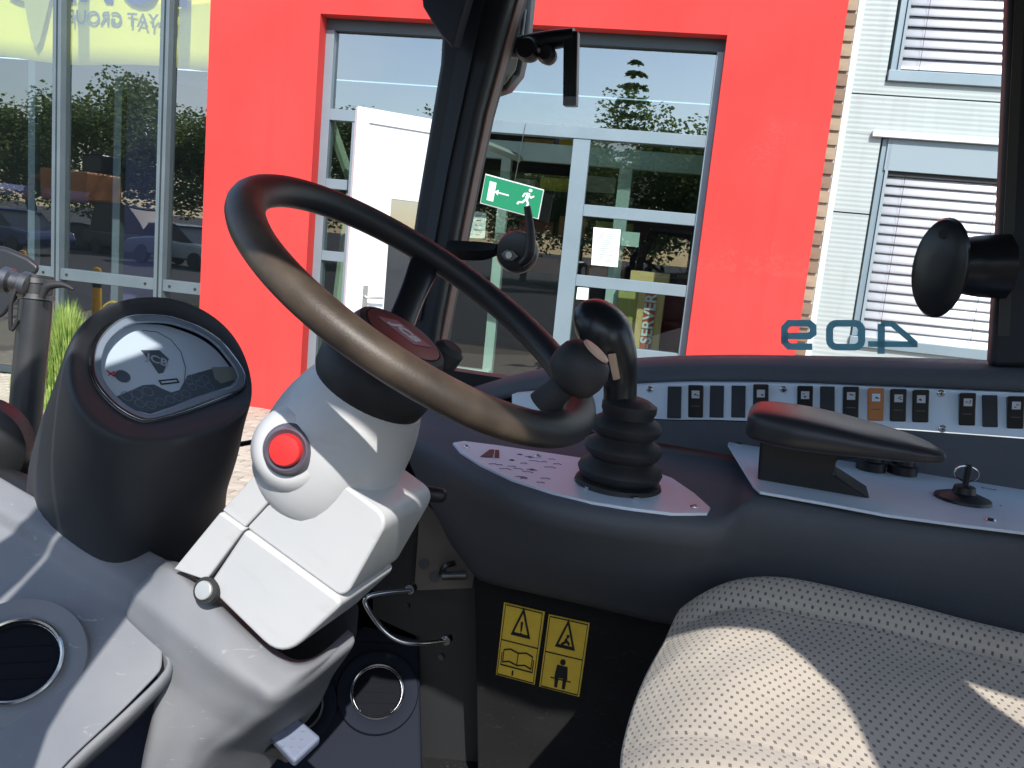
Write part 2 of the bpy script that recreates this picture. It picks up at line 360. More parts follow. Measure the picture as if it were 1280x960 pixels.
def seat_mat():
    m = M('seat_fabric', (.5, .47, .42), .95, spec=.15); t = m.node_tree; b = t.nodes['Principled BSDF']; N = t.nodes.new; K = t.links.new
    uv = N('ShaderNodeUVMap'); sp = N('ShaderNodeSeparateXYZ'); K(uv.outputs[0], sp.inputs[0])
    def mth(op, a, c=None, d=None):
        q = N('ShaderNodeMath'); q.operation = op
        for i, x in enumerate((a, c, d)):
            if x is None: continue
            if isinstance(x, (int, float)): q.inputs[i].default_value = x
            else: K(x, q.inputs[i])
        return q.outputs[0]
    px, py = .0098, .0088
    row = mth('DIVIDE', sp.outputs[0], px); ri = mth('FLOOR', row); odd = mth('MODULO', ri, 2.0)
    fy = mth('FRACT', mth('ADD', mth('DIVIDE', sp.outputs[1], py), mth('MULTIPLY', odd, .5)))
    fx = mth('FRACT', row)
    dx = mth('ABSOLUTE', mth('SUBTRACT', fx, .5)); dy = mth('ABSOLUTE', mth('SUBTRACT', fy, .5))
    a = mth('LESS_THAN', dx, .23); c = mth('LESS_THAN', dy, .15)
    n = N('ShaderNodeTexNoise'); n.inputs['Scale'].default_value = 260; tc = N('ShaderNodeTexCoord'); K(tc.outputs['Object'], n.inputs['Vector'])
    mask = mth('MULTIPLY', mth('MULTIPLY', a, c), mth('MULTIPLY_ADD', n.outputs['Fac'], .6, .45))
    n4 = N('ShaderNodeTexNoise'); n4.inputs['Scale'].default_value = 5; K(tc.outputs['Object'], n4.inputs['Vector'])
    r4 = N('ShaderNodeValToRGB'); r4.color_ramp.elements[0].color = (.52, .455, .375, 1); r4.color_ramp.elements[1].color = (.64, .565, .475, 1); K(n4.outputs['Fac'], r4.inputs['Fac'])
    mx = N('ShaderNodeMix'); mx.data_type = 'RGBA'; mx.inputs[7].default_value = (.055, .05, .048, 1)
    K(mask, mx.inputs[0]); K(r4.outputs[0], mx.inputs[6]); K(mx.outputs[2], b.inputs['Base Color'])
    wv = N('ShaderNodeTexNoise'); wv.inputs['Scale'].default_value = 900; K(tc.outputs['Object'], wv.inputs['Vector'])
    bp = N('ShaderNodeBump'); bp.inputs['Strength'].default_value = .6; bp.inputs['Distance'].default_value = .001
    wl2 = N('ShaderNodeTexNoise'); wl2.inputs['Scale'].default_value = 16; wl2.inputs['Detail'].default_value = 3; wl2.inputs['Distortion'].default_value = .8; K(tc.outputs['Object'], wl2.inputs['Vector'])
    K(mth('MULTIPLY_ADD', wl2.outputs['Fac'], 6.0, mth('SUBTRACT', wv.outputs['Fac'], mask)), bp.inputs['Height']); K(bp.outputs[0], b.inputs['Normal'])
    b.inputs['Sheen Weight'].default_value = .2
    return m
m_seat = seat_mat()

# ================================================================ SETTING
def sheet(name, x0, x1, y0, y1, z, mat):
    return tag(mesh(name, [(x0, y0, z), (x1, y0, z), (x1, y1, z), (x0, y1, z)], [(0, 1, 2, 3)], mat), kind='structure')
sheet('ground', -600, 600, -600, 600, -.03, m_asph)
# paving in front of the building
pv = tag(mesh('pavement', [FP(-6, -6.2, -.012), FP(9, -6.2, -.012), FP(9, -.0, -.012), FP(-6, -.0, -.012)], [(0, 1, 2, 3)], m_joint), kind='structure')
PW, PH = .2, .1
pme = []
for k, m in enumerate(m_pave):
    v, f = boxv(V((0, 0, 0)), FU, -FN, UP, (-PW / 2 + .003, PW / 2 - .003), (-PH / 2 + .003, PH / 2 - .003), (-.01, .012))
    b = .006
    for i in (4, 5, 6, 7): v[i] = V(v[i])
    top = [x + (V((0, 0, 0)) - V((x.x, x.y, 0))).normalized() * b + UP * .003 for x in v[4:]]
    v = v + top
    f = [q for q in f if q != (4, 5, 7, 6)] + [(4, 5, 9, 8), (5, 7, 11, 9), (7, 6, 10, 11), (6, 4, 8, 10), (8, 9, 11, 10)]
    me = bpy.data.meshes.new('paver'); me.from_pydata(v, [], f); me.materials.append(m); pme.append(me)
def proj(p):
    q = R3.transposed() @ (p - EYE)
    if q.z < .1: return (-9999, -9999)
    return (640 + FPX * q.x / q.z, 480 + FPX * q.y / q.z)
wins = [(262, 335, 505, 640), (0, 35, 385, 500), (425, 465, 680, 770), (0, 120, 560, 650)]
npv = 0; rv, rf = [], []
for j in range(60):
    for i in range(-26, 30):
        s = i * PW + (j % 2) * PW / 2; off = -.05 - j * PH
        p = FP(s, off, 0); x, y = proj(p)
        near = any(a - 4 <= x <= b + 4 and c - 3 <= y <= d + 3 for a, b, c, d in wins)
        if near and npv < 295:
            o = inst('paver', random.choice(pme), pv, p + UP * random.uniform(-.001, .002)); npv += 1
        elif -200 < x < 700 and y < 1100:
            b = len(rv); rv += [p + FU * a + (-FN) * c + UP * .013 for a, c in ((-.096, -.046), (.096, -.046), (.096, .046), (-.096, .046))]; rf.append((b, b + 1, b + 2, b + 3))
            rv += [p + FU * a + (-FN) * c - UP * .012 for a, c in ((-.097, -.047), (.097, -.047), (.097, .047), (-.097, .047))]
            rf += [(b + 4 + k, b + 4 + (k + 1) % 4, b + (k + 1) % 4, b + k) for k in range(4)]
tag(mesh('paver', rv, rf, m_pave[0], pv, fix=False), kind='stuff')

# ---------------------------------------------------------------- red building
sL = fsz(256, 200)[0]; sO0 = sum(fsz(*p)[0] for p in ((396, 60), (379, 440))) / 2; sO1 = sum(fsz(*p)[0] for p in ((908, 60), (857, 440))) / 2
zO = fsz(650, 30)[1]; sR = sum(fsz(*p)[0] for p in ((1060, 0), (1002, 400))) / 2
HB = 7.0
red = empty('red_building', FP(sL, 0, 0), 'bright red rendered building front around the glazed entrance', 'building')
fbox('wall', sL, sO0, 0, .3, 0, HB, m_red, red)
fbox('wall', sO1, sR, 0, .3, 0, HB, m_red, red)
fbox('lintel_wall', sO0, sO1, 0, .3, zO, HB, m_red, red)
# showroom shell behind
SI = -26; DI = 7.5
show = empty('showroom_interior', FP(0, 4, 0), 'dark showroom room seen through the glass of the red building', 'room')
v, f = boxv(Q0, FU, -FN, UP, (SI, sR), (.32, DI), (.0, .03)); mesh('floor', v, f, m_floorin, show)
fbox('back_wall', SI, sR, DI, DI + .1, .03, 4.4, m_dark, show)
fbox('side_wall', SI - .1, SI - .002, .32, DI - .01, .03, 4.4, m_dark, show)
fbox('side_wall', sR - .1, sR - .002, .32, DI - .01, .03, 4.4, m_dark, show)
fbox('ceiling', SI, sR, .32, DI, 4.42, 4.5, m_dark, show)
fbox('partition', *[fsz(x, 150, 3.5)[0] for x in (142, 215)], 3.5, 3.6, .03, 4.3, m_purple, show)
a0 = fsz(0, 70, 2.6); a1 = fsz(400, 128, 2.6)
for q0, q1 in ((a0, a1), (fsz(0, 250, 5.), fsz(240, 262, 5.))):
    tube('roof_beam', [FP(q0[0] - 1, 2.6, q0[1] + .2), FP(q1[0], 2.6, q1[1])], .07, m_purple, show, n=4)
for xx in (35, 142):
    s = fsz(xx, 200, 2.4)[0]; fbox('post', s, s + .1, 2.4, 2.5, .03, 4.3, m_alu, show)

# curtain wall left of the red wall
cw = empty('curtain_wall', FP(sL - 2, .12, 0), 'tall grey framed showroom glazing left of the red wall', 'glazed wall')
OFF = .16
mull = [fsz(77, 170, OFF)[0], fsz(208, 170, OFF)[0]]
step = mull[1] - mull[0]
ms = [mull[0] - 2 * step, mull[0] - step, mull[0], mull[1], sL + .03]
zr = fsz(150, 350, OFF)[1]
for s in ms[:4]:
    fbox('mullion', s - .044, s - .009, OFF - .08, OFF + .06, .0, 4.4, m_aluC, cw, bevel=.004)
    fbox('mullion', s + .01, s + .044, OFF - .08, OFF + .06, .0, 4.4, m_aluC, cw, bevel=.004)
    fbox('gasket', s - .0085, s + .0095, OFF - .05, OFF + .05, .0, 4.4, m_gasket, cw)
for a, b in zip(ms[:-1], ms[1:]):
    fbox('rail', a + .045, b - .045, OFF - .06, OFF + .05, zr - .055, zr + .055, m_aluC, cw, bevel=.004)
    for q in (a + .12, b - .14):
        lathe('bolt', [(.012, 0), (.012, .012), (.006, .014)], FP(q, OFF - .06, zr), FN, m_gasket, cw, n=8)
    fbox('pane', a + .045, b - .045, OFF, OFF + .012, zr + .055, 4.4, m_glassC2, cw)
    fbox('pane', a + .045, b - .045, OFF, OFF + .012, .06, zr - .055, m_glassC2, cw)
    fbox('plinth', a + .045, b - .045, OFF - .04, OFF + .05, 0, .06, m_aludark, cw)
# banner hanging inside
ban = empty('banner', FP(sL - 1.5, .9, 3.5), 'large yellow company banner hung behind the glazing, lettering reversed', 'banner')
BO = .75
bz = fsz(150, 82, BO)[1]; bs0 = fsz(-60, 60, BO)[0]; bs1 = fsz(262, 60, BO)[0]
rows = []
for j in range(7):
    r = []
    for i in range(25):
        s = bs0 + (bs1 + .3 - bs0) * i / 24; z = bz + (4.38 - bz) * j / 6
        r.append(FP(s, BO + .03 * math.sin(s * 4 + j * .4), z + .02 * math.sin(s * 3)))
    rows.append(r)
grid(rows, 'cloth', m_banner, ban, smooth=True, solid=.004)
s, z = fsz(152, 25, BO - .05)
put_text('lettering', 'FAYAT GROUP', .185, FP(s, BO - .05, z), FU, UP, M('banner_print', (.18, .2, .16), .6), ban, mirror=True, space=1., bold=.003)
s, z = fsz(120, -20, BO - .05)
put_text('lettering', 'BOMAG', .55, FP(s, BO - .05, z), FU, UP, m_navy, ban, mirror=True, bold=.012, space=1.1)
s, z = fsz(45, 25, BO - .05)
flat([[(-.18, .35), (-.05, -.2), (0, -.28), (.05, -.2), (.2, .35)]], FP(s, BO - .05, z), FU, UP, FN, .003, 'emblem', M('banner_ochre', (.5, .47, .1), .6), ban)

# entrance glazing
en = empty('entrance_glazing', FP((sO0 + sO1) / 2, .15, 0), 'grey aluminium entrance frame with panes set in the red wall', 'entrance')
EO = .2
def fh(y0, y1, x0, x1, off, th, mat, par, name='transom', dz=0):
    """horizontal member: y of its centre at x0 and x1 (averaged), spanning px x0..x1"""
    z = (fsz(x0, y0, off)[1] + fsz(x1, y1, off)[1]) / 2; s0 = fsz(x0, y0, off)[0]; s1 = fsz(x1, y1, off)[0]
    return fbox(name, s0, s1, off - .05, off + .05, z - th / 2, z + th / 2, mat, par, bevel=.003), z, s0, s1
def fv(x0, y0, x1, y1, off, wd, mat, par, z0, z1, name='stile'):
    s = (fsz(x0, y0, off)[0] + fsz(x1, y1, off)[0]) / 2
    fbox(name, s - wd / 2, s + wd / 2, off - .051, off + .051, z0, z1, mat, par, bevel=.003); return s
zT = (fsz(400, 143, EO)[1] + fsz(880, 178, EO)[1]) / 2
fbox('transom', sO0 + .08, sO1 - .06, EO - .06, EO + .06, zT - .05, zT + .05, m_alu, en, bevel=.003)
fbox('frame_head', sO0, sO1, EO - .06, EO + .06, zO - .1, zO, m_aludark, en)
fbox('frame_jamb', sO0, sO0 + .08, EO - .06, EO + .06, 0, zO - .1, m_alu, en, bevel=.003)
fbox('frame_jamb', sO1 - .06, sO1, EO - .06, EO + .06, 0, zO - .1, m_alu, en, bevel=.003)
fbox('pane', sO0 + .08, sO1 - .06, EO, EO + .012, zT + .05, zO - .1, m_glassF, en)
# sidelight left
sA = fv(446, 200, 430, 400, EO, .07, m_alu, en, .0, zT - .05)
for yy in (228, 318, 410): fh(yy, yy + 5, 404, 436, EO, .09, m_alu, en, 'rail')
fbox('pane', sO0 + .08, sA - .035, EO - .01, EO + .002, .1, zT - .05, m_glassD, en)
# green strip seen through sidelight
tube('diagonal_brace', [FP(fsz(412, 150, .8)[0], .8, fsz(412, 150, .8)[1]), FP(fsz(440, 230, .8)[0], .8, fsz(440, 230, .8)[1]), FP(fsz(410, 470, .8)[0], .8, fsz(410, 470, .8)[1])], .05, M('pale_green_paint', (.45, .52, .4), .6), show, n=4, curve=False)
# right fixed leaf
sB = fv(725, 200, 703, 420, EO, .15, m_alu, en, 0, zT - .05)
sC = sO1 - .06
for (yA, yB) in ((266, 273), (354, 363), (440, 447)):
    z = (fsz(742, yA, EO)[1] + fsz(866, yB, EO)[1]) / 2
    fbox('rail', sB + .076, sC - .001, EO - .045, EO + .045, z - .05, z + .05, m_alu, en, bevel=.003)
fbox('pane', sB + .076, sC, EO - .008, EO + .004, .1, zT - .05, m_glassD, en)
fbox('pane', sA + .036, sB - .076, EO + .25, EO + .262, .1, zT - .35, m_glassD, en)
# vestibule: second frame inside
ve = empty('vestibule_door_frame', FP(sB, 1.2, 0), 'pale green inner door frame standing behind the entrance glass', 'door frame')
m_vg = M('pale_frame', (.5, .58, .54), .5)
VO = 1.3
_, zV, _, _ = fh(182, 210, 590, 885, VO, .18, m_vg, ve, 'header')
for xa, ya_, xb, yb, wd in ((636, 200, 610, 440, .1), (776, 220, 765, 420, .13), (800, 800, 800, 800, 0)):
    if wd: fv(xa, ya_, xb, yb, VO, wd, m_vg, ve, .04, zV - .09)
fh(465, 470, 565, 612, VO - .1, .12, m_white, ve, 'threshold')
tube('header_arm', [FP(fsz(600, 178, .4)[0], .4, fsz(600, 178, .4)[1]), FP(fsz(650, 198, 1.2)[0], 1.2, fsz(650, 198, 1.2)[1])], .04, m_vg, ve, n=4)

# white open door
dA = hit(446, 133, FP(0, -.42, 0), FN); dB = hit(560, 163, FP(0, .12, 0), FN)
wd_ = V((dB.x - dA.x, dB.y - dA.y, 0)); wl = wd_.length; wu = wd_.normalized(); wn = wu.cross(UP).normalized()
if wn.y > 0: wn = -wn
ztop = dA.z; od = empty('open_door', V((dA.x, dA.y, 0)), 'white door standing ajar in the entrance, with lever handle', 'door')
o0 = V((dA.x, dA.y, 0))
for a, b, c, d, nm in ((0, .11, .02, ztop, 'stile'), (wl - .11, wl, .02, ztop, 'stile'), (.111, wl - .111, ztop - .12, ztop, 'rail'), (.111, wl - .111, .02, .3, 'rail')):
    v, f = boxv(o0, wu, wn, UP, (a, b), (-.03, .03), (c, d)); mesh(nm, v, f, m_white, od, bevel=.004)
v, f = boxv(o0, wu, wn, UP, (.111, wl - .111), (-.012, .012), (.3, ztop - .12))
pz = ztop - .72; px0 = .36
for a, b, c, d in ((.111, px0, .301, ztop - .121), (px0, wl - .111, pz, ztop - .121)):
    v, f = boxv(o0, wu, wn, UP, (a, b), (-.014, .014), (c, d)); mesh('panel', v, f, m_white, od, bevel=.003)
v, f = boxv(o0, wu, wn, UP, (px0 + .002, wl - .112), (-.006, .006), (.301, pz - .002)); mesh('pane', v, f, m_glassF, od)
hp = hit(456, 371, o0 + wn * .03, wn)
v, f = boxv(hp, wu, wn, UP, (-.022, .022), (0, .012), (-.13, .1)); hh = mesh('handle', v, f, m_chrome, od, bevel=.004)
tube('lever', [hp + wn * .01, hp + wn * .05, hp + wn * .055 + wu * .03, hp + wn * .055 + wu * .15], .01, m_chrome, hh, curve=False)

# showroom contents
def fboxpx(name, x0, y0, x1, y1, off, depth, mat, par, **k):
    s0, z1 = fsz(x0, y0, off); s1, z0 = fsz(x1, y1, off); return fbox(name, s0, s1, off, off + depth, min(z0, z1), max(z0, z1), mat, par, **k)
def board(name, px, off, mat, label, cat, th=.02, marks=None, rot=None, group=None):
    """four px corners tl,tr,br,bl on the plane at off -> a thing with a face"""
    P = [hit(x, y, Q0 - FN * off, FN) for x, y in px]
    c = sum(P, V((0, 0, 0))) / 4
    e = empty(name, c, label, cat, group); prism('board', P, -FN * th, mat, e)
    x = ((P[1] - P[0]) + (P[2] - P[3])).normalized(); y = ((P[0] - P[3]) + (P[1] - P[2])).normalized()
    wdt = ((P[1] - P[0]).length + (P[2] - P[3]).length) / 2; hgt = ((P[0] - P[3]).length + (P[1] - P[2]).length) / 2
    return e, c + FN * .004, x, y, wdt, hgt
# exit sign
e, c, x, y, ww, h = board('exit_sign', [(607, 217), (680, 237), (673, 274), (600, 254)], .12, m_white, 'green emergency exit sign with running man and arrow, hanging tilted', 'sign')
flat([[(-.49 * ww, -.46 * h), (.49 * ww, -.46 * h), (.49 * ww, .46 * h), (-.49 * ww, .46 * h)]], c, x, y, FN, .003, 'green_field', m_green, e)
S = h
fig = stroke([(.2, .05), (.235, .26)], .1) + stroke([(.22, .22), (.32, .12), (.4, .2)], .05) + stroke([(.23, .24), (.12, .2), (.08, .08)], .05) + stroke([(.2, .05), (.27, -.1), (.22, -.3)], .06) + stroke([(.2, .05), (.1, -.1), (-.0, -.12), (-.04, -.2)], .06) + [disc2(.27, .35, .055)]
arr = stroke([(-.1, 0), (-.5, 0)], .05) + [[(-.62, 0), (-.48, .1), (-.48, -.1)]]
fig = [[(a * 1.2 + .28, b) for a, b in p] for p in fig]
rect = [[(-.84, -.34), (-.6, -.34), (-.6, .3), (-.84, .3)]]
flat([[(a * S, b * S) for a, b in p] for p in fig + arr + rect], c + FN * .004, x, y, FN, .002, 'pictogram', m_white, e)
tube('hanger', [c + y * h * .5, c + y * (h * .5 + .5)], .003, m_steel, e)
# papers
def lines(c, x, y, ww, h, n, e, frac=.6, mat=None):
    ps = []
    for i in range(n):
        yy = h * (.36 - .72 * i / max(1, n - 1)); l = ww * frac * random.uniform(.4, 1) / 2
        ps.append([(-l, yy - h * .008), (l, yy - h * .008), (l, yy + h * .008), (-l, yy + h * .008)])
    flat(ps, c, x, y, FN, .001, 'print_lines', mat or M('grey_print', (.5, .5, .5), .7), e)
e, c, x, y, ww, h = board('notice', [(742, 284), (776, 287), (772, 334), (739, 331)], .17, m_paper, 'white A4 notice taped inside the right door pane', 'notice', .002); lines(c, x, y, ww, h, 14, e)
e, c, x, y, ww, h = board('notice', [(722, 359), (736, 360), (735, 375), (720, 374)], .12, m_paper, 'small square white note on the door stile beneath the larger notice', 'notice', .002); lines(c, x, y, ww, h, 4, e, .7, m_redbtn)
e, c, x, y, ww, h = board('notice', [(578, 263), (608, 266), (606, 298), (575, 297)], .9, m_paper, 'picture notice on the glass beside the black pillar', 'notice', .002); lines(c + x * ww * .2, x, y, ww * .5, h, 5, e, .9, m_redbtn)
e, c, x, y, ww, h = board('notice', [(778, 289), (800, 291), (798, 309), (776, 307)], .9, M('pale_card', (.45, .55, .52), .6), 'pale green card behind the taller white notice', 'notice', .002)
# totem
m_wood = M('pale_wood', (.75, .5, .22), .6)
tt = empty('display_totem', FP(fsz(812, 440, 1.0)[0], 1.0, 0), 'narrow yellow display stand with red vertical lettering behind the glass', 'display stand')
s0, z1 = fsz(800, 352, 1.0); s1, _z = fsz(834, 352, 1.0)
fbox('column', s0, s1, 1.0, 1.3, .03, z1, m_wood, tt, bevel=.01)
fbox('top_board', s0 - .1, s1 + .02, .98, 1.35, z1 + .002, z1 + .1, m_wood, tt, bevel=.005)
fbox('side_board', s0 - .2, s0 - .003, 1.1, 1.3, .03, z1 - .02, M('olive_card', (.4, .36, .12), .6), tt)
fbox('red_strip', s0 + .07, s1 - .08, .992, .999, .1, z1 - .01, M('strip_red', (.6, .1, .06), .5), tt)
put_text('lettering', 'MIETPARK-SERVER', .15, FP((s0 + s1) / 2, .985, z1 - .72), UP, -FU, m_white, tt, bold=.004)
# shelves, boxes, posters inside
sh = empty('display_shelf', FP(fsz(680, 260, 3.5)[0], 3.5, .03), 'dark shelf rack with yellow boxes deep inside the entrance', 'shelf')
for yy in (200, 243, 300, 350):
    fboxpx('shelf_board', 640, yy, 800, yy + 5, 3.5, .5, m_dark, sh)
cols = [(.75, .6, .05), (.5, .3, .1), (.4, .45, .1), (.55, .2, .1), (.5, .5, .45), (.3, .08, .06)]
mc = [M('carton', c, .6) for c in cols]
for yy, xs in ((200, [(655, 690, 28, 1), (700, 727, 30, 0), (732, 772, 26, 4), (776, 798, 20, 3)]), (243, [(645, 668, 20, 4), (676, 720, 22, 0), (730, 768, 24, 4)]), (300, [(650, 690, 26, 5), (700, 730, 30, 3), (745, 790, 24, 2)]), (350, [(655, 700, 30, 5), (735, 780, 26, 3)])):
    for a, b, h, k in xs:
        q = fboxpx('carton', a, yy - h, b, yy - .5, 3.55, .3, mc[k], sh, bevel=.004)
# machines on show behind the low panes (yellow compactors, red cabinet)
def compactor(px, off, sc_=1., lab=''):
    s, _ = fsz(px, 340, off); e = empty('plate_compactor', FP(s, off, .03), lab, 'machine')
    def b(nm, a, b_, c, d, z0, z1, m, **k): return fbox(nm, s + a * sc_, s + b_ * sc_, off + c * sc_, off + d * sc_, .03 + z0 * sc_, .03 + z1 * sc_, m, e, **k)
    b('base_plate', -.35, .35, 0, .5, .08, .16, m_yelp, bevel=.02); b('engine', -.2, .2, .1, .4, .161, .5, m_black, bevel=.03); b('tank', -.15, .15, .12, .35, .501, .6, m_yelp, bevel=.03)
    tube('handle', [FP(s - .3 * sc_, off, .03 + .2 * sc_), FP(s - .3 * sc_, off - .05, .03 + .55 * sc_), FP(s, off - .1, .03 + .8 * sc_), FP(s + .3 * sc_, off - .05, .03 + .55 * sc_), FP(s + .3 * sc_, off, .03 + .2 * sc_)], .015, m_yelp, e)
compactor(60, 1.0, .8, 'yellow and black compactor behind the leftmost low pane')
compactor(150, 1.4, .85, 'yellow and black compactor behind the middle low pane')
compactor(232, .9, .75, 'yellow and black compactor just left of the red wall')
rc = empty('tool_cabinet', FP(fsz(846, 400, 1.6)[0], 1.6, .03), 'dark red cabinet at the right of the entrance room', 'cabinet')
s0, z1 = fsz(832, 365, 1.6); fbox('body', s0, s0 + .6, 1.6, 2.1, .03, z1, M('cabinet_red', (.35, .02, .03), .4), rc, bevel=.01)
for k in range(4): fbox('drawer', s0 + .03, s0 + .57, 1.585, 1.599, .1 + k * z1 * .23, .08 + (k + 1) * z1 * .23 - .03, M('drawer_red', (.28, .02, .03), .4), rc, bevel=.004)

# ---------------------------------------------------------------- brick pier + white building
bp_ = empty('brick_pier', FP(sR, .1, 0), 'narrow brown brick strip between the red and white buildings', 'wall')
BO_ = .22
sb1 = (fsz(1074, 0, BO_)[0] + fsz(1013, 400, BO_)[0]) / 2
fbox('mortar', sR - .08, sb1, BO_ + .01, BO_ + .3, 0, HB, m_mortar, bp_)
bh = .118; bme = []
for k, m in enumerate(m_brick):
    v, f = boxv(V((0, 0, 0)), FU, -FN, UP, (-(sb1 - sR) / 2 + .006, (sb1 - sR) / 2 - .004), (0, .03), (-bh / 2 + .011, bh / 2 - .011))
    me = bpy.data.meshes.new('brick'); me.from_pydata(v, [], f); me.materials.append(m)
    bmx = bmesh.new(); bmx.from_mesh(me); bmesh.ops.recalc_face_normals(bmx, faces=bmx.faces); bmesh.ops.bevel(bmx, geom=bmx.edges[:], offset=.004, segments=1, affect='EDGES'); bmx.to_mesh(me); bmx.free(); bme.append(me)
i = 0
while i * bh + .06 < 5.2:
    inst('brick', random.choice(bme), bp_, FP((sR + sb1) / 2 + random.uniform(-.004, .004), BO_ - .022 + random.uniform(-.004, .004), .06 + i * bh)); i += 1
WO = .25
wb = empty('white_building', FP(sb1, WO, 0), 'white ribbed metal clad building with blinds right of the brick strip', 'building')
sw0 = sb1 + .001
# window openings
uL = fsz(1118, 60, WO)[0]; uB = (fsz(1130, 98, WO)[1] + fsz(1250, 106, WO)[1]) / 2
lL = (fsz(1103, 180, WO)[0] + fsz(1072, 380, WO)[0]) / 2; lT = (fsz(1110, 172, WO)[1] + fsz(1250, 183, WO)[1]) / 2
wR = lL + 1.75; lBt = fsz(1150, 437, WO)[1]
END = sw0 + 5
def wbox(a, b, c, d, nm='cladding_panel'): return fbox(nm, a, b, WO, WO + .2, c, d, m_clad, wb)
zj = (fsz(1070, 116, WO)[1] + fsz(1240, 128, WO)[1]) / 2; zj2 = fsz(1050, 265, WO)[1]
g = .006
wbox(sw0, uL - .03, zj + g, HB); wbox(uL - .03, wR, zj + g, uB - .03); wbox(wR, END, zj + g, HB)
wbox(sw0, END, lT + .02, zj - g)
wbox(sw0, lL - .02, zj2 + g, lT + .018); wbox(sw0, lL - .02, .3, zj2 - g); wbox(lL - .02, wR, .3, lBt - .03); wbox(wR, END, .3, lT + .018)
fbox('joint_strip', sw0, END, WO + .03, WO + .05, zj - .02, zj + .02, m_aludark, wb)
fbox('plinth', sw0, END, WO - .01, WO + .2, 0, .3, M('concrete', (.35, .34, .32), .9, bump=.3, bscale=60, bdist=.002), wb)
fbox('edge_trim', sw0 - .0, sw0 + .05, WO - .03, WO - .001, .3, HB, m_white, wb, bevel=.004)
fbox('head_flashing', lL - .1, wR, WO - .05, WO - .001, lT - .0, lT + .05, m_white, wb, bevel=.003)
fbox('interior_screen', uL - .2, wR + .1, WO + .5, WO + .52, .4, HB, m_dark, wb)
def slat_mesh(w_):
    n = 8; v = []; f = []
    prof = [(-.053 + .106 * i / (n - 1), .016 * (1 - ((i / (n - 1)) * 2 - 1) ** 2)) for i in range(n)]
    ang = math.radians(60)
    for s in (0, w_):
        for dz in (0, -.0012):
            for y, z in prof:
                yy = y * math.cos(ang) - (z + dz) * math.sin(ang); zz = y * math.sin(ang) + (z + dz) * math.cos(ang)
                v.append(FU * s + (-FN) * yy + UP * zz)
    # order: s0 top, s0 bottom, s1 top, s1 bottom
    for i in range(n - 1):
        f += [(i, i + 1, 2 * n + i + 1, 2 * n + i), (n + i + 1, n + i, 3 * n + i, 3 * n + i + 1), (i, n + i, n + i + 1, i + 1), (2 * n + i, 2 * n + i + 1, 3 * n + i + 1, 3 * n + i)]
    f += [(0, 2 * n, 3 * n, n), (n - 1, 2 * n - 1, 4 * n - 1, 3 * n - 1)]
    me = bpy.data.meshes.new('slat'); me.from_pydata(v, [], f); me.materials.append(m_slat)
    bm = bmesh.new(); bm.from_mesh(me); bmesh.ops.recalc_face_normals(bm, faces=bm.faces); bm.to_mesh(me); bm.free()
    me.polygons.foreach_set('use_smooth', [True] * len(me.polygons)); return me
def window(L, B, T, blind_top, blind_bot, pitch, lab):
    fr = empty('window', FP(L, WO, B), lab, 'window')
    fbox('frame', L, L + .05, WO + .02, WO + .14, B + .06, T, m_alu, fr, bevel=.003)
    fbox('sill', L - .02, wR - .001, WO - .04, WO + .14, B - .028, B + .058, m_alu, fr, bevel=.004)
    fbox('guide_rail', L + .052, L + .075, WO + .0, WO + .04, B + .06, T, m_box, fr)
    fbox('pane', L + .05, wR, WO + .16, WO + .17, B + .06, T, m_glassF, fr)
    me = slat_mesh(wR - L - .09); z = blind_top; n = 0
    while z > blind_bot and n < 90:
        inst('slat', me, fr, FP(L + .08, WO + .07 + random.uniform(-.002, .002), z + random.uniform(-.003, .003)), Matrix.Rotation(random.uniform(-.07, .07), 3, FU) @ Matrix.Rotation(random.uniform(-.0015, .0015), 3, FN)); z -= pitch; n += 1
    fbox('bottom_rail', L + .08, wR - .01, WO + .03, WO + .07, z + pitch * .4 - .012, z + pitch * .4 + .012, m_slat, fr, bevel=.004)
    for q in (.22, .95, 1.5):
        tube('ladder_cord', [FP(L + q, WO + .018, T), FP(L + q, WO + .018, z)], .002, m_gasket, fr, n=5)
    return fr
pit = abs(fsz(1150, 250, WO)[1] - fsz(1150, 262.5, WO)[1])
window(uL, uB, HB - .2, HB - .3, fsz(1180, 82, WO)[1], pit, 'upper window with blind slats ending above a dark gap')
lw = window(lL, lBt, lT, fsz(1150, 226, WO)[1], fsz(1150, 424, WO)[1], pit, 'lower window with a grey box above its closed blind')
fbox('blind_box', lL + .04, wR - .002, WO + .0, WO + .08, fsz(1150, 216, WO)[1], lT - .002, m_box, lw, bevel=.003)
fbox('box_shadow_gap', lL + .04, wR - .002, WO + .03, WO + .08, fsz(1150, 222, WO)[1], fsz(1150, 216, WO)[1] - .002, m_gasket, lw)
# grass tuft at the glazing foot
gv, gf = [], []
for k in range(9000):
    px_ = random.gauss(84, 20); o_ = random.uniform(-1.15, -.25)
    s, _ = fsz(px_, 400, o_); hgt = random.uniform(.45, .95) * max(.25, 1 - abs(px_ - 84) / 60)
    p = FP(s, o_, .0); a = random.uniform(0, 6.28); d = V((math.cos(a), math.sin(a), 0)); w_ = .007
    tip = p + UP * hgt + d * random.uniform(.02, .16); mid = p + UP * hgt * .6 + d * random.uniform(.01, .04); sd_ = V((-d.y, d.x, 0)) * w_
    b = len(gv); gv += [p - sd_, p + sd_, mid + sd_, mid - sd_, tip]; gf += [(b, b + 1, b + 2, b + 3), (b + 3, b + 2, b + 4)]
tag(mesh('ornamental_grass', gv, gf, m_grass, fix=False), 'bright green tuft of grass growing at the foot of the glazing', 'grass', kind='stuff')

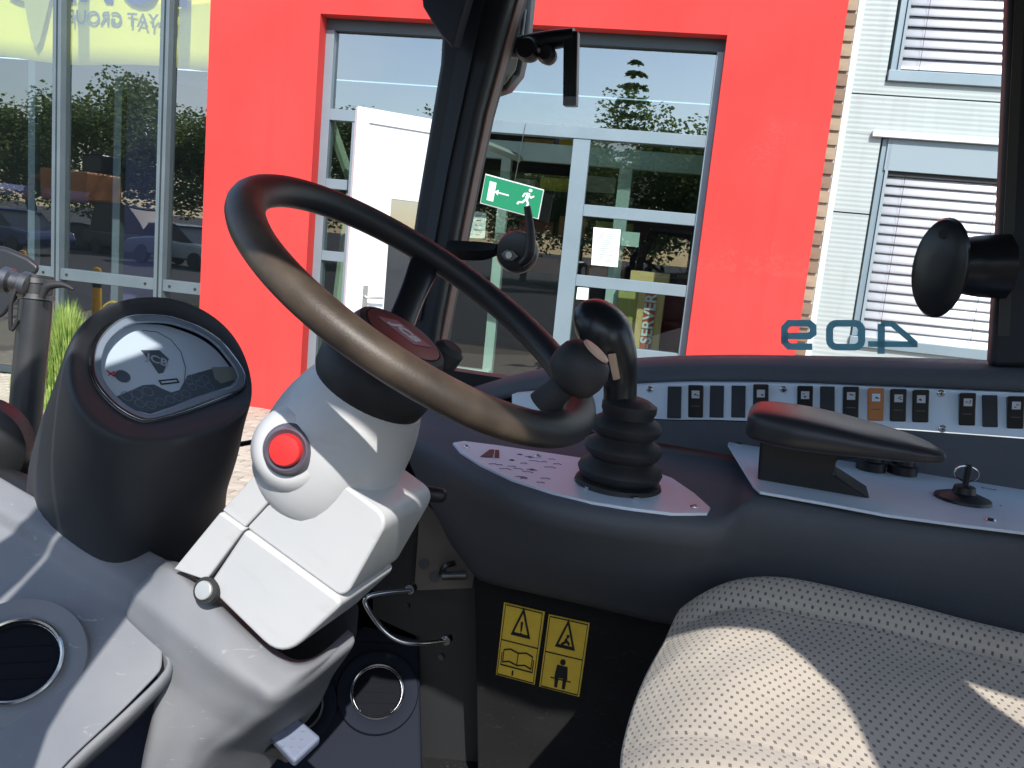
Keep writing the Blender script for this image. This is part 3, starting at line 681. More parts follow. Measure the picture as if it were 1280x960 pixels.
# ---------------------------------------------------------------- yard behind the camera (reflected in the glass)
def tree_mesh(h, r, n, con=False):
    v, f = [], []
    for k in range(n):
        if con:
            t = random.random() ** .8; z = h * (.1 + .9 * t); wh = int(t * 17); a = (random.randrange(7) / 7 + wh * .37) * 6.28 + random.gauss(0, .1); rad_ = random.random() ** .6; rr = r * (1 - .93 * t) * rad_; z -= rad_ * .25; z = h * .1 + (z - h * .1) * .35 + h * .9 * (wh / 17) * .65
            p = V((rr * math.cos(a), rr * math.sin(a), z)); s = .085
        else:
            cl = random.Random(k % 34); c = V((cl.gauss(0, .45) * r, cl.gauss(0, .45) * r, h * (.55 + cl.uniform(-.25, .3))))
            d = V((random.gauss(0, 1), random.gauss(0, 1), random.gauss(0, .8))).normalized() * r * .33 * random.random() ** .4
            p = c + d; s = .085
        u = V((random.gauss(0, 1), random.gauss(0, 1), random.gauss(0, 1))).normalized(); x, y = perp(u); s *= random.uniform(.6, 1.4)
        b = len(v); v += [p - x * s, p - y * s * .6, p + x * s, p + y * s * .6]; f.append((b, b + 1, b + 2, b + 3))
    me = bpy.data.meshes.new('crown'); me.from_pydata(v, [], f); me.materials.append(m_leaf); return me
tms = [tree_mesh(7.5, 3.2, 15000), tree_mesh(6.2, 3.0, 13000)]; cmx = tree_mesh(12, 2.9, 4200, True)
tv, tf = lathe_vf([(.22, 0), (.16, 1.5), (.1, 4)], V((0, 0, 0)), UP, 8)
trm = bpy.data.meshes.new('trunk'); trm.from_pydata(tv, [], tf); trm.materials.append(m_bark)
def mirrored(px, dist):
    '''ground point seen in the facade glass above pixel column px at that path length'''
    r = ray(px, 250 + .097 * px); r = V((r.x, r.y, 0)).normalized(); d0 = (Q0 - FN * .2 - EYE).dot(FN) / r.dot(FN)
    r2 = r - FN * 2 * r.dot(FN); p = EYE + r * d0 + r2 * (dist - d0); return (p.x, p.y)
tspec = [(-160, 46, .9), (-60, 44, .95), (40, 47, .9), (130, 43, 1.0), (215, 46, 1.05), (300, 45, 1), (390, 48, 1.1), (480, 46, 1.1), (570, 50, 1.15), (655, 47, 1.15), (725, 52, 1.2), (800, 49, 1.3), (862, 46, 1.35), (950, 48, 1.1), (1060, 46, 1.2), (1180, 47, 1.1), (1300, 46, 1.2)]
for k, (px, dist, sc_) in enumerate(tspec):
    x, y = mirrored(px, dist)
    t = empty('tree', (x, y, -.03), 'leafy green tree in the row mirrored in the showroom glass', 'tree', 'trees mirrored in the glass')
    o_ = inst('crown', tms[k % 2], t, (x, y, -.03), Matrix.Rotation(k * 1.3, 3, 'Z')); o_.scale = (sc_, sc_, sc_ * 1.1); inst('trunk', trm, t, (x, y, -.03))
x, y = mirrored(765, 44)
t = empty('conifer', (x, y, -.03), 'tall pointed conifer mirrored in the pane above the entrance', 'tree')
inst('crown', cmx, t, (x, y, -.03)); inst('trunk', trm, t, (x, y, -.03))
def car(x, y, rot, mat, lab, hgt=1.45):
    e = empty('parked_car', (x, y, 0), lab, 'car'); o = V((x, y, -.03)); ax = V((math.cos(rot), math.sin(rot), 0)); ay = V((-ax.y, ax.x, 0))
    prof = [(-2.2, .35), (-2.25, .75), (-2.1, .92), (-1.2, 1.0), (1.35, .98), (2.1, .85), (2.25, .6), (2.2, .35)]
    prism('body', [o + ax * a + UP * b - ay * .85 for a, b in prof], ay * 1.7, mat, e, bevel=.08, seg=3)
    g_ = [(-1.9, .93), (-1.35, hgt), (.35, hgt), (1.25, .93)]
    prism('windows', [o + ax * a + UP * b - ay * .72 for a, b in g_], ay * 1.44, m_satin, e, bevel=.06)
    prism('roof', [o + ax * a + UP * b - ay * .7 for a, b in ((-1.4, hgt - .0), (.4, hgt), (.3, hgt + .05), (-1.3, hgt + .05))], ay * 1.4, mat, e, bevel=.02)
    for sx in (-1.35, 1.4):
        for sy in (-.87, .67):
            lathe('wheel', [(.2, -.005), (.33, 0), (.34, .1), (.33, .2), (.2, .205)], o + ax * sx + ay * sy + UP * .34, ay, m_rubber, e, n=18)
CN = M('car_navy', (.015, .03, .12), .25, .2, coat=.6); CB = M('car_dark', (.02, .02, .025), .25, .2, coat=.6); CSV = M('car_silver', (.4, .42, .44), .25, .4, coat=.6)
for px, dist, m, lab, h in ((20, 34, CN, 'dark blue car mirrored at the far left of the showroom glass', 1.45), (175, 37, CB, 'black van mirrored between the two mullions', 1.9), (238, 32, CSV, 'silver car mirrored close to the red wall', 1.45), (-60, 36, CSV, 'silver car mirrored beyond the left picture edge', 1.5)):
    x, y = mirrored(px, dist); car(x, y, .15, m, lab, h)
for px, dist, lab in ((35, 15, 'yellow bollard mirrored in the leftmost pane'), (128, 12, 'yellow bollard mirrored between the mullions')):
    x, y = mirrored(px, dist); e = empty('bollard', (x, y, 0), lab, 'bollard')
    lathe('post', [(.055, -.03), (.055, .95), (.04, .99), (.01, 1.0)], V((x, y, 0)), UP, m_yelp, e, n=16)
    lathe('band', [(.057, .75), (.057, .85)], V((x, y, 0)), UP, m_black, e, n=16)
x, y = mirrored(104, 40); e = empty('excavator', (x, y, 0), 'orange excavator with raised boom mirrored in the glass', 'excavator'); o = V((x, y, 0))
v, f = boxv(o, V((1, 0, 0)), V((0, 1, 0)), UP, (-1.3, 1.3), (-1, 1), (1.9, 3.1)); mesh('body', v, f, m_orange, e, bevel=.12)
v, f = boxv(o, V((1, 0, 0)), V((0, 1, 0)), UP, (-.2, 1.1), (-1.02, -.1), (3.101, 3.9)); mesh('operator_cab', v, f, m_satin, e, bevel=.1)
for sy in (-1.0, .6):
    v, f = boxv(o, V((1, 0, 0)), V((0, 1, 0)), UP, (-1.5, 1.5), (sy, sy + .4), (-.03, 1.0)); mesh('track', v, f, m_black, e, bevel=.3, seg=4)
tube('boom', [o + V((-.8, 0, 1.9)), o + V((-1.6, 0, 2.9)), o + V((-2.6, 0, 2.7)), o + V((-3, 0, 1.8))], .16, m_orange, e, n=4, curve=False)
# ================================================================ THE CAB
# wheel axis
WC = EYE + R3 @ V((-.092, -.084, .88)); WN = V((.488, -.164, .857)).normalized(); WR = .2
BP = (BK - WN * BK.dot(WN)).normalized(); WS = WN.cross(BP)
shell = empty('loader_cab', cab(.2, .7, -.87), 'black framed cab of a compact loader with side window', 'cab')
# --- floor, bulkhead, lower panels
cbox('floor', -1.1, .78, .0, 1.5, -.97, -.92, m_carpet, shell)
# right A pillar (front right corner)
def pil(name, pts, L0, mat, thick, **k): return prism(name, [WL(x, y, L0) for x, y in pts], LR * thick, mat, shell, **k)
pil('pillar', [(556, -60), (654, -60), (636, 0), (598, 140), (582, 218), (546, 400), (530, 505), (480, 505), (498, 400), (520, 250), (548, 80)], 1.44, m_pillar, .09, bevel=.012)
pil('pillar_face', [(592, -60), (618, -60), (560, 210), (525, 400), (512, 400), (546, 210)], 1.434, M('pillar_inner', (.025, .03, .042), .5), .005)
pil('pillar_trim', [(655, -60), (666, -60), (648, 0), (610, 140), (593, 218), (549, 440), (538, 440), (583, 218), (599, 140), (637, 0)], 1.47, m_trim, .03, bevel=.003)
pil('pillar', [(1262, -60), (1380, -60), (1380, 460), (1238, 460), (1248, 300), (1257, 100)], 1.40, m_pillar, .04, bevel=.01)
pil('pillar_strip', [(1272, -60), (1284, -60), (1262, 420), (1248, 420)], 1.395, M('door_seal_grey', (.05, .05, .045), .6), .004)
# side window sill rail
sill_top = [(585, 486), (640, 470), (700, 460), (800, 451), (900, 448), (1000, 449), (1140, 452), (1330, 458)]
sill_bot = [(600, 508), (650, 494), (700, 487), (800, 480), (900, 477), (1000, 478), (1140, 483), (1330, 491)]
st = [WL(x, y, 1.43) for x, y in sill_top]; sm_ = [WL(x, y + 8, 1.385) for x, y in sill_top]; sb = [WL(x, y, 1.37) for x, y in sill_bot]
st = cr(st, 4); sm_ = cr(sm_, 4); sb = cr(sb, 4)
bk = [p + LR * .07 for p in st]; bk2 = [p + LR * .13 for p in sb]
grid([bk2, bk, st, sm_, [(a * .5 + b * .5) - LR * .006 for a, b in zip(sm_, sb)], sb, bk2], 'sill_rail', m_dash, shell, smooth=True)
# window panes
prism('window_pane', [WL(x, y, 1.50) for x, y in ((655, -60), (1290, -60), (1250, 470), (540, 500))], LR * .004, m_glassC, shell)
# roof: its door-side edge sets the shade inside
RZ = .52
cbox('roof', -1.25, .95, .16, 1.62, RZ, RZ + .08, m_pillar, shell, bevel=.015)
def door_side(name, pts, mat=m_pillar, L=.10, th=.05): return prism(name, [cab(a, L, b) for a, b in pts], LR * th, mat, shell, bevel=.004)  # unseen door-side pieces, outlines cut to cast the shade edges inside
door_side('door_header', [(.95, .68), (.95, .60), (.30, .60), (.25, .50), (0, .46), (-.11, .445), (-.31, .42), (-.46, .45), (-.60, .455), (-.66, .44), (-1.25, .40), (-1.25, .60)])
door_side('front_door_pillar', [(.162, .53), (.27, .40), (.315, .32), (.337, .20), (.367, .14), (.408, 0), (.42, -.06), (.43, -.9), (.56, -.9), (.545, .05), (.507, .142), (.470, .26), (.41, .42), (.33, .60)])
door_side('door_frame', [(.42, .60), (.42, .46), (.44, .38), (.484, .26), (.521, .145), (.56, .05), (.575, -.9), (.68, -.9), (.66, .05), (.56, .22), (.52, .28), (.50, .40), (.50, .60)])
door_side('rear_door_pillar', [(-.46, .47), (-.475, .35), (-.425, .20), (-.43, -.9), (-.63, -.9), (-.63, .3), (-.62, .5)])
# front bulkhead, right part only
cbox('bulkhead', .70, .73, 1.14, 1.5, -.87, -.30, m_black, shell)
cbox('side_wall', -1.1, .70, 1.46, 1.5, -.87, -.24, m_black, shell)
prism('beige_plate', [W(x, y, 1.46) for x, y in ((530, 625), (596, 700), (590, 735), (518, 738), (524, 650))], (W(500, 700, 1.47) - W(500, 700, 1.46)), m_beige, shell)
for x_, y_ in ((530, 705), (543, 721)):
    lathe('plate_hole', [(.009, 0), (.009, .002)], W(x_, y_, 1.457), (EYE - W(x_, y_, 1.457)), m_black, shell, n=12)
tube('latch_rod', [W(552, 716, 1.44), W(556, 708, 1.43), W(568, 704, 1.44)], .005, m_steel, shell)
tube('latch_pin', [W(553, 720, 1.43), W(583, 719, 1.43)], .007, m_steel, shell)
pod_s = None
# --- kick panel under side console
kp = tag(prism('kick_panel', [WL(x, y, 1.22) for x, y in ((592, 700), (1400, 800), (1400, 1200), (600, 1200))], LR * .1, m_dash2, None, bevel=.004), 'black lower side panel carrying two yellow warning stickers', 'panel')
# warning stickers
def sticker(px, lab, draw):
    P = [WL(x, y, 1.217) for x, y in px]; c = sum(P, V((0, 0, 0))) / 4
    e = empty('warning_sticker', c, lab, 'sticker')
    prism('sticker_base', P, LR * .0015, m_yel, e)
    x = ((P[1] - P[0]) + (P[2] - P[3])).normalized(); n = -LR; y = n.cross(x); 
    if y.dot(P[0] - P[3]) < 0: y = -y
    w_ = ((P[1] - P[0]).length + (P[2] - P[3]).length) / 2; h = ((P[0] - P[3]).length + (P[1] - P[2]).length) / 2
    # skewed axes keep the print square to the sticker
    y = ((P[0] - P[3]) + (P[1] - P[2])).normalized()
    ps = [[(a * w_, b * h) for a, b in p] for p in draw]
    flat(ps, c - LR * .0008, x, y, n, .0006, 'pictogram', m_print, e); return e
tri = lambda cx, cy, r: stroke([(cx, cy + r), (cx + r * .95, cy - r * .55), (cx - r * .95, cy - r * .55)], .045, True)
bord = stroke([(-.46, -.48), (.46, -.48), (.46, .48), (-.46, .48)], .015, True) + stroke([(-.46, .0), (.46, .0)], .015)
excl = [[(-.03, .3), (.03, .3), (.018, .17), (-.018, .17)], disc2(0, .14, .025, 8, .014)]
book = stroke([(-.36, -.13), (-.2, -.1), (0, -.13), (0, -.3), (-.2, -.27), (-.36, -.3)], .02, True) + stroke([(.36, -.13), (.2, -.1), (0, -.13), (0, -.3), (.2, -.27), (.36, -.3)], .02, True) + stroke([(-.4, -.17), (-.4, -.34), (.4, -.34), (.4, -.17)], .02) + [[(-.1, -.38), (-.06, -.38), (-.06, -.45), (-.1, -.45)]]
sticker([(630, 753), (681, 765), (668, 856), (620, 843)], 'yellow warning sticker with exclamation triangle and open manual', tri(0, .24, .22) + excl + bord + book)
man = [disc2(0, -.09, .07, 10, .042), [(-.13, -.14), (.13, -.14), (.16, -.31), (-.16, -.31)], [(-.15, -.31), (-.05, -.31), (-.06, -.45), (-.13, -.45)], [(.05, -.31), (.15, -.31), (.13, -.45), (.06, -.45)]] + stroke([(-.25, -.33), (.25, -.33)], .015)
tip = stroke([(-.1, .14), (.02, .2), (.1, .16)], .04) + stroke([(-.03, .2), (.07, .28)], .03) + [disc2(.03, .27, .03, 8, .02)] + stroke([(-.12, .13), (.13, .13)], .012)
sticker([(686, 768), (737, 779), (724, 871), (674, 858)], 'yellow warning sticker with tipping triangle and seated person', tri(0, .24, .22) + tip + bord + man)

# --- side console
sc_e = empty('side_console', cab(0, 1.3, -.5), 'dark blue grey moulded side console under the side window', 'console')
ZT = -.285
T1 = [(500, 528), (515, 545), (540, 560), (575, 583), (620, 604), (680, 624), (740, 637), (800, 645), (860, 650), (905, 651)]
B1 = [(545, 640), (552, 655), (562, 675), (580, 700), (600, 722), (650, 735), (700, 746), (760, 760), (810, 772), (850, 780)]
top = [WZ(x, y, ZT) for x, y in T1]
T2 = [(940, 628), (1000, 636), (1110, 653), (1280, 674), (1420, 690)]
top += [WZ(x, y, -.274) for x, y in T2]
bot = [WL(x, y, 1.17) for x, y in B1]
lb = [(p - EYE).dot(FW) for p in top]
bot += [cab(f_ - .02, 1.17, -.515) for f_ in lb[10:]]
bot = bot[:10] + bot[10:]
n_ = len(top)
inner = []
for i, p in enumerate(top):
    F_ = (p - EYE).dot(FW); inner.append(cab(F_ - .0, 1.37, -.286 if i < 10 else -.276))
inner[0] = cab((top[0] - EYE).dot(FW) + .02, 1.44, -.286)
def dn(p, dz, dl=0): return p + UP * dz + LR * dl
rows = [inner, [dn(a, .0, .012) + UP * .003 for a in top], [dn(a, -.004, .002) for a in top], [dn(a, -.016, -.002) for a in top]]
for t in (.2, .45, .75, .95): rows.append([(a * (1 - t) + b * t) - LR * (.02 * math.sin(t * math.pi)) for a, b in zip(top, bot)])
rows.append([b + LR * .004 - UP * .006 for b in bot]); rows.append([b + LR * .05 - UP * .008 for b in bot])
rows = [cr(r, 3) for r in rows]
grid(rows, 'console_body', m_dash, sc_e, smooth=True)
prism('end_cap', [rows[0][0], rows[3][0], rows[6][0], rows[-1][0]], FW * -.004, m_dash, sc_e)
# switch panel strip: points on plane leaning
def SP(px, py, up=0):
    L = 1.335 + (px - 640) / 640 * .03
    yt = 481 + max(0, px - 830) * .021 if px > 830 else 481 + (830 - px) * .065
    return WL(px, py, L + (yt + 45 - py) / 45 * .012 - .012)
stp = [(640, 493), (700, 488), (830, 480), (900, 479), (1000, 480), (1100, 484), (1200, 488), (1320, 493)]
sbp = [(640, 512), (700, 517), (830, 524), (900, 525), (1000, 529), (1100, 534), (1200, 541), (1320, 550)]
ra = cr([SP(*p) for p in stp], 4); rb_ = cr([SP(*p) for p in sbp], 4)
grid([[p + LR * .03 for p in ra], ra, rb_, [p + LR * .03 for p in rb_]], 'switch_plate', m_plate, sc_e, smooth=False)
# ledge between switch strip and console top
grid([[p - LR * .004 - UP * .001 for p in rb_], [p - LR * .012 - UP * .012 for p in rb_], [cab((p - EYE).dot(FW), 1.30, -.279) for p in rb_]], 'switch_ledge', m_dash, sc_e, smooth=True)
pw, ph = .024, .047
sx = (SP(1000, 500) - SP(850, 500)).normalized(); 
def rocker_parts(px, py, kind):
    o = SP(px, py); x = (SP(px + 10, py + .2) - SP(px - 10, py - .2)).normalized(); y0 = (SP(px, py - 10) - SP(px, py + 10)).normalized()
    n = x.cross(y0).normalized(); n = n if n.dot(LR) < 0 else -n; y = (y0 - x * x.dot(y0)).normalized()
    hw = 9.2 * o_d(o) ; hh_ = 20 * o_d(o)
    if kind == 'blank':
        v, f = boxv(o, x, y, n, (-hw * .93, hw * .93), (-hh_, hh_), (0, .003)); mesh('switch_blank', v, f, m_pod, sc_e, bevel=.001); return
    mt = m_orange if kind == 'orange' else m_satin
    P = [(-hh_, .004), (-hh_ * .1, .007), (hh_, .013), (hh_, 0), (-hh_, 0)]
    s = prism('rocker_switch', [o - x * hw + y * a + n * b for a, b in P], x * hw * 2, mt, sc_e, bevel=.0018, seg=2)
    if kind == 'orange': s['label'] = 'orange rocker switch among the black ones'
    sl = ((.006) / (hh_ * 1.1)); yy = (y + n * sl).normalized(); nn = x.cross(yy); nn = nn if nn.dot(n) > 0 else -nn
    c = o + y * hh_ * .42 + n * .0102
    iw = hw * .52
    flat([[(-iw, -iw), (iw, -iw), (iw, iw), (-iw, iw)]], c, x, yy, nn, .0008, 'icon', m_icon if kind != 'orange' else m_plate, s)
    rng = random.Random(int(px)); ps = []
    for k in range(3):
        a, b = rng.uniform(-.6, .3) * iw, rng.uniform(-.6, .3) * iw; ps.append([(a, b), (a + iw * .5, b), (a + iw * .5, b + iw * .22), (a, b + iw * .22)])
    flat(ps, c + nn * .0008, x, yy, nn, .0004, 'symbol', m_print, s)
    flat([[(-hw * .55, -.0006), (hw * .55, -.0006), (hw * .55, .0006), (-hw * .55, .0006)]], o - y * hh_ * .3 + n * .0062, x, y, n, .0009, 'grip_line', M('grip_grey', (.08, .085, .1), .4), s)
def o_d(o): return (R3.transposed() @ (o - EYE)).z / FPX
for px, py, k in ((843, 503, 'blank'), (870, 502, 's'), (896, 502, 'blank'), (923, 502, 'blank'), (951, 501, 's'), (1006, 503, 's'), (1034, 503, 'blank'), (1063, 504, 's'), (1094, 506, 'orange'), (1122, 507, 's'), (1150, 508, 's'), (1208, 512, 's'), (1237, 514, 'blank'), (1268, 516, 's'), (1296, 518, 's')):
    rocker_parts(px, py, k)
def screw(p, n, par, r=.0055):
    o = lathe('screw', [(r, 0), (r, .001), (r * .7, .0028), (r * .3, .003)], p, n, m_chrome, par, n=14)
    x, y = perp(n); flat([[(-r * .5, -.0006), (r * .5, -.0006), (r * .5, .0006), (-r * .5, .0006)], [(-.0006, -r * .5), (.0006, -r * .5), (.0006, r * .5), (-.0006, r * .5)]], p + n * .0029, x, y, n, .0003, 'slot', m_print, o)
for px, py in ((812, 487), (813, 515), (979, 487), (1176, 492), (1178, 536), (979, 526)): screw(SP(px, py), -LR, sc_e)
# control plates on the top
m_tilt = UP
def top_plate(nm, pts, z, lab=None):
    P = [WZ(x, y, z) for x, y in pts]; return prism(nm, P, UP * -.004, m_plate, sc_e, bevel=.001)
PL1 = [(566, 553), (580, 551), (620, 556), (680, 565), (740, 574), (800, 583), (840, 597), (868, 616), (888, 634), (884, 641), (840, 641), (790, 635), (740, 627), (690, 615), (640, 599), (600, 580), (575, 564)]
top_plate('joystick_plate', PL1, ZT + .006)
PL2 = [(912, 547), (930, 548), (1000, 552), (1100, 556), (1190, 561), (1290, 570), (1400, 580), (1400, 684), (1290, 666), (1200, 655), (1110, 643), (1030, 628), (950, 614), (942, 607), (910, 555)]
top_plate('control_plate', PL2, -.262)
for px, py in ((583, 559), (672, 571), (868, 634)): screw(WZ(px, py, ZT + .006), UP, sc_e, .005)
for px, py in ((924, 555), (1224, 574), (1238, 651)): screw(WZ(px, py, -.262), UP, sc_e, .006)
# printed marks on joystick plate
o = WZ(640, 575, ZT + .0065); x = (WZ(700, 584, ZT) - WZ(620, 572, ZT)).normalized(); y = UP.cross(x)
rng = random.Random(3); ps = []
def at2(px, py):
    p = WZ(px, py, ZT + .0065) - o; return p.dot(x), p.dot(y)
for px, py in ((650, 568), (662, 571), (640, 575), (655, 579), (668, 576), (680, 577), (640, 583), (625, 581), (690, 574), (697, 580), (665, 587), (660, 590), (652, 596), (655, 598), (682, 598), (676, 603), (617, 580), (632, 586), (648, 586), (688, 584)):
    a, b = at2(px, py); w_ = rng.uniform(.003, .008); h = rng.uniform(.0012, .003)
    ps += stroke([(a - w_, b - h), (a + w_ * .2, b + h), (a + w_, b - h * .4)], .0014) + ([disc2(a, b, h * 1.3, 8)] if rng.random() < .4 else [])
flat(ps, o, x, y, UP, .0003, 'printed_symbols', m_navy, sc_e)
ps = [[at2(600, 571), at2(612, 562), at2(618, 562), at2(616, 572)], [at2(619, 562.3), at2(624, 562.8), at2(624, 572.6), at2(618, 572)]]
flat(ps, o, x, y, UP, .0004, 'printed_emblem', m_print, sc_e)
# --- joystick
jb = WZ(772, 606, ZT + .006)
jy = empty('joystick', jb, 'black joystick with ribbed bellows and hooked grip on the side console', 'joystick')
prof = [(.055, 0), (.053, .006)]
for k in range(3):
    z0 = .006 + k * .028; r = .053 - k * .0045
    prof += [(r - .010, z0 + .001), (r - .003, z0 + .006), (r, z0 + .014), (r - .003, z0 + .021), (r - .012, z0 + .026)]
prof += [(.032, .092), (.034, .096), (.034, .104), (.024, .110), (.018, .112)]
lathe('bellows', prof, jb, (UP + BK * .03).normalized(), m_rubber, jy, n=40)
for px, py in ((722, 602), (735, 611), (795, 624)): 
    q = WZ(px, py, ZT + .0065); lathe('bellows_screw', [(.004, 0), (.004, .003)], q, UP, m_chrome, jy, n=8)
JL = (jb - EYE).dot(LR)
jp = [WL(774, 515, JL), WL(775, 478, JL), WL(769, 449, JL - .005), WL(757, 427, JL - .008), WL(745, 413, JL - .01), WL(733, 408, JL - .012), WL(724, 409, JL - .012)]
tube('grip', jp, [.021, .021, .028, .037, .038, .034, .020], m_satin, jy, n=20, up=LR)
q = [WL(759, 443, JL - .043), WL(768, 442, JL - .043), WL(774, 474, JL - .030), WL(766, 476, JL - .030)]
prism('rocker_button', q, LR * .014, m_tan, jy, bevel=.0015)
tube('grip_ridge', [WL(722, 390, JL - .016), WL(745, 386, JL - .016), WL(768, 398, JL - .016), WL(783, 425, JL - .014), WL(789, 470, JL - .008)], .004, m_rubber, jy)
lathe('grip_screw', [(.003, 0), (.003, .002)], WL(741, 415, JL - .036), -LR, m_chrome, jy, n=8)
# --- wrist rest
wr = empty('wrist_rest', WZ(1030, 600, -.25), 'black padded wrist rest above the side console controls', 'armrest')
c0 = WZ(940, 520, -.2); c1 = WZ(1180, 570, -.2)
PZ = -.175
cl = [(936, 521), (948, 521), (985, 527), (1030, 534), (1080, 543), (1130, 553), (1165, 561), (1180, 566)]
wid = [.03, .055, .068, .072, .068, .054, .034, .014]; thk = [.014, .020, .022, .020, .016, .012, .008, .005]
rows = []
for (px, py), w_, t_ in zip(cl, wid, thk):
    c = WZ(px, py, PZ); r = []
    for k in range(20):
        a = 2 * math.pi * k / 20; ca, sa = math.cos(a), math.sin(a)
        r.append(c + LR * (w_ * abs(ca) ** .55 * (1 if ca > 0 else -1)) + UP * (t_ * abs(sa) ** .6 * (1 if sa > 0 else -1) - .004))
    rows.append(r + [r[0]])
rows = [list(x) for x in zip(*[cr(list(c_), 4) for c_ in zip(*rows)])]
rows = list(map(list, zip(*rows)))
nn_ = 20
vv = []; ff = []
R_ = rows
# rows: list over length of ring
if len(R_[0]) != 21: R_ = list(map(list, zip(*R_)))
for r in R_: vv += r[:20]
for i in range(len(R_) - 1):
    for k in range(20): l = (k + 1) % 20; ff.append((i * 20 + k, i * 20 + l, (i + 1) * 20 + l, (i + 1) * 20 + k))
ff += [tuple(range(20))[::-1], tuple(range((len(R_) - 1) * 20, len(R_) * 20))]
mesh('pad', vv, ff, M('pad_vinyl', (.035, .035, .038), .36, bump=.3, bscale=500, bdist=.0005), wr, smooth=True)
bl = (WZ(1000, 600, -.262) - EYE).dot(LR) 
prism('housing', [WL(x, y, 1.10) for x, y in ((950, 548), (946, 611), (1104, 646), (1108, 637), (1042, 594), (1046, 575), (1120, 572), (1110, 555))], LR * .07, m_black, wr, bevel=.004)
# knobs and ignition
for px, py in ((1088, 583), (1127, 588)):
    lathe('rotary_knob', [(.020, 0), (.020, .012), (.015, .014), (.0145, .03), (.012, .032)], WZ(px, py + 4, -.262), UP, m_black, sc_e, n=24)
kq = WZ(1203, 625, -.262)
ig = lathe('ignition_switch', [(.034, 0), (.033, .004), (.022, .008), (.014, .010), (.0125, .018), (.011, .019)], kq, UP, m_black, sc_e, n=32)
v, f = boxv(kq, FW, LR, UP, (-.003, .003), (-.007, .007), (.018, .048)); mesh('key', v, f, m_satin, ig, bevel=.002)
t_ = []
for k in range(17): a = 2 * math.pi * k / 16; t_.append(kq + UP * .034 + FW * .014 * math.cos(a) + LR * .004 + UP * .010 * math.sin(a))
tube('key_ring', t_, .0012, m_chrome, ig, n=6, curve=False)
put_text('plate_text', 'STOP', .008, WZ(1236, 611, -.2612), -FW, LR, m_print, sc_e, extr=.0001)
put_text('plate_text', '0', .006, WZ(1251, 632, -.2612), -FW, LR, m_print, sc_e, extr=.0001)

# --- steering wheel
sw = empty('steering_wheel', WC - WN * .05, 'black steering wheel with worn brown rim, single visible spoke and spinner knob', 'steering wheel')
n1, n2 = 96, 18; vv = []; ff = []
for i in range(n1):
    a = 2 * math.pi * i / n1; rd = BP * math.cos(a) + WS * math.sin(a)
    for k in range(n2):
        b = 2 * math.pi * k / n2; rr = .0180; sq = rr * (1 + .06 * math.cos(2 * b))
        fin = .0 
        vv.append(WC + rd * (WR + sq * math.cos(b)) + WN * (sq * .96 * math.sin(b)))
for i in range(n1):
    for k in range(n2): j = (i + 1) % n1; l = (k + 1) % n2; ff.append((i * n2 + k, j * n2 + k, j * n2 + l, i * n2 + l))
rim = mesh('rim', vv, ff, m_rim, sw, smooth=True)
at_ = rim.data.attributes.new('wear', 'FLOAT', 'POINT')
for i in range(n1):
    a = 2 * math.pi * i / n1; rd = BP * math.cos(a) + WS * math.sin(a); v_ = rd.dot(-LR)
    wv_ = max(0, min(1, (v_ - .36) / .24))
    for k in range(n2): at_.data[i * n2 + k].value = wv_
HC = WC - WN * .055
lathe('hub', [(.03, -.03), (.05, -.028), (.056, -.012), (.056, .004), (.052, .012), (.046, .0145), (.0455, .012)], HC, WN, m_rubber, sw, n=48)
lathe('hub_badge', [(.0445, .0125), (.0445, .0148), (.03, .0165), (.01, .017)], HC, WN, m_hubpad, sw, n=48)
tx = (BP * .9 + WS * 0.1).normalized(); 
ty = WN.cross(tx)
flat([[(-.03, -.014), (.018, -.014), (.03, .014), (-.018, .014)]], HC + WN * .0165, tx, ty, WN, .001, 'badge_field', M('badge_grey', (.16, .14, .17), .35), sw)
put_text('badge_text', 'JCB', .021, HC + WN * .0178, tx, ty, m_icon, sw, extr=.0004, bold=.0006, shear=.3)
# spokes: aim at px (537,316)
tgt = hit(537, 318, WC, WN); sd0 = (tgt - WC).normalized()
for kk, dr in enumerate((sd0, -sd0)):
    side = WN.cross(dr)
    pts = [HC + dr * .045 - WN * .004, HC + dr * .09 + WN * .008, WC + dr * .15 - WN * .022, WC + dr * .197 - WN * .004]
    wds = [.021, .018, .019, .026]
    vv = []; ff = []
    for p_, w_ in zip(pts, wds):
        for a, b in ((-1, -.5), (-.7, .6), (.7, .6), (1, -.5), (.6, -.9), (-.6, -.9)): vv.append(p_ + side * w_ * a + WN * b * .009)
    for i in range(3):
        for k in range(6): l = (k + 1) % 6; ff.append((i * 6 + k, i * 6 + l, (i + 1) * 6 + l, (i + 1) * 6 + k))
    ff += [(5, 4, 3, 2, 1, 0), (18, 19, 20, 21, 22, 23)]
    mesh('spoke', vv, ff, m_satin, sw, smooth=True, sub=2)
# indicator lump to the right of the hub
q = HC + BP * .062 - LR * -.01
lathe('hub_clip', [(.012, -.012), (.018, -.006), (.018, .01), (.012, .016)], hit(556, 446, HC, WN), WN, m_rubber, sw, n=20)
# spinner knob
kb = hit(679, 507, WC, WN); ka = (WN * 1.0 + BP * .12).normalized()
kn = lathe('spinner_knob', [(.017, .0), (.016, .012), (.014, .020), (.0145, .030), (.022, .034), (.0275, .040), (.0295, .052), (.028, .064), (.022, .073), (.012, .077)], kb, ka, m_rubber, sw, n=36)
v, f = lathe_vf([(.012, .0765), (.0155, .0765), (.0155, .0785), (.012, .079)], kb, ka, 24); mesh('knob_cap', v, f, m_tan, kn, smooth=True)
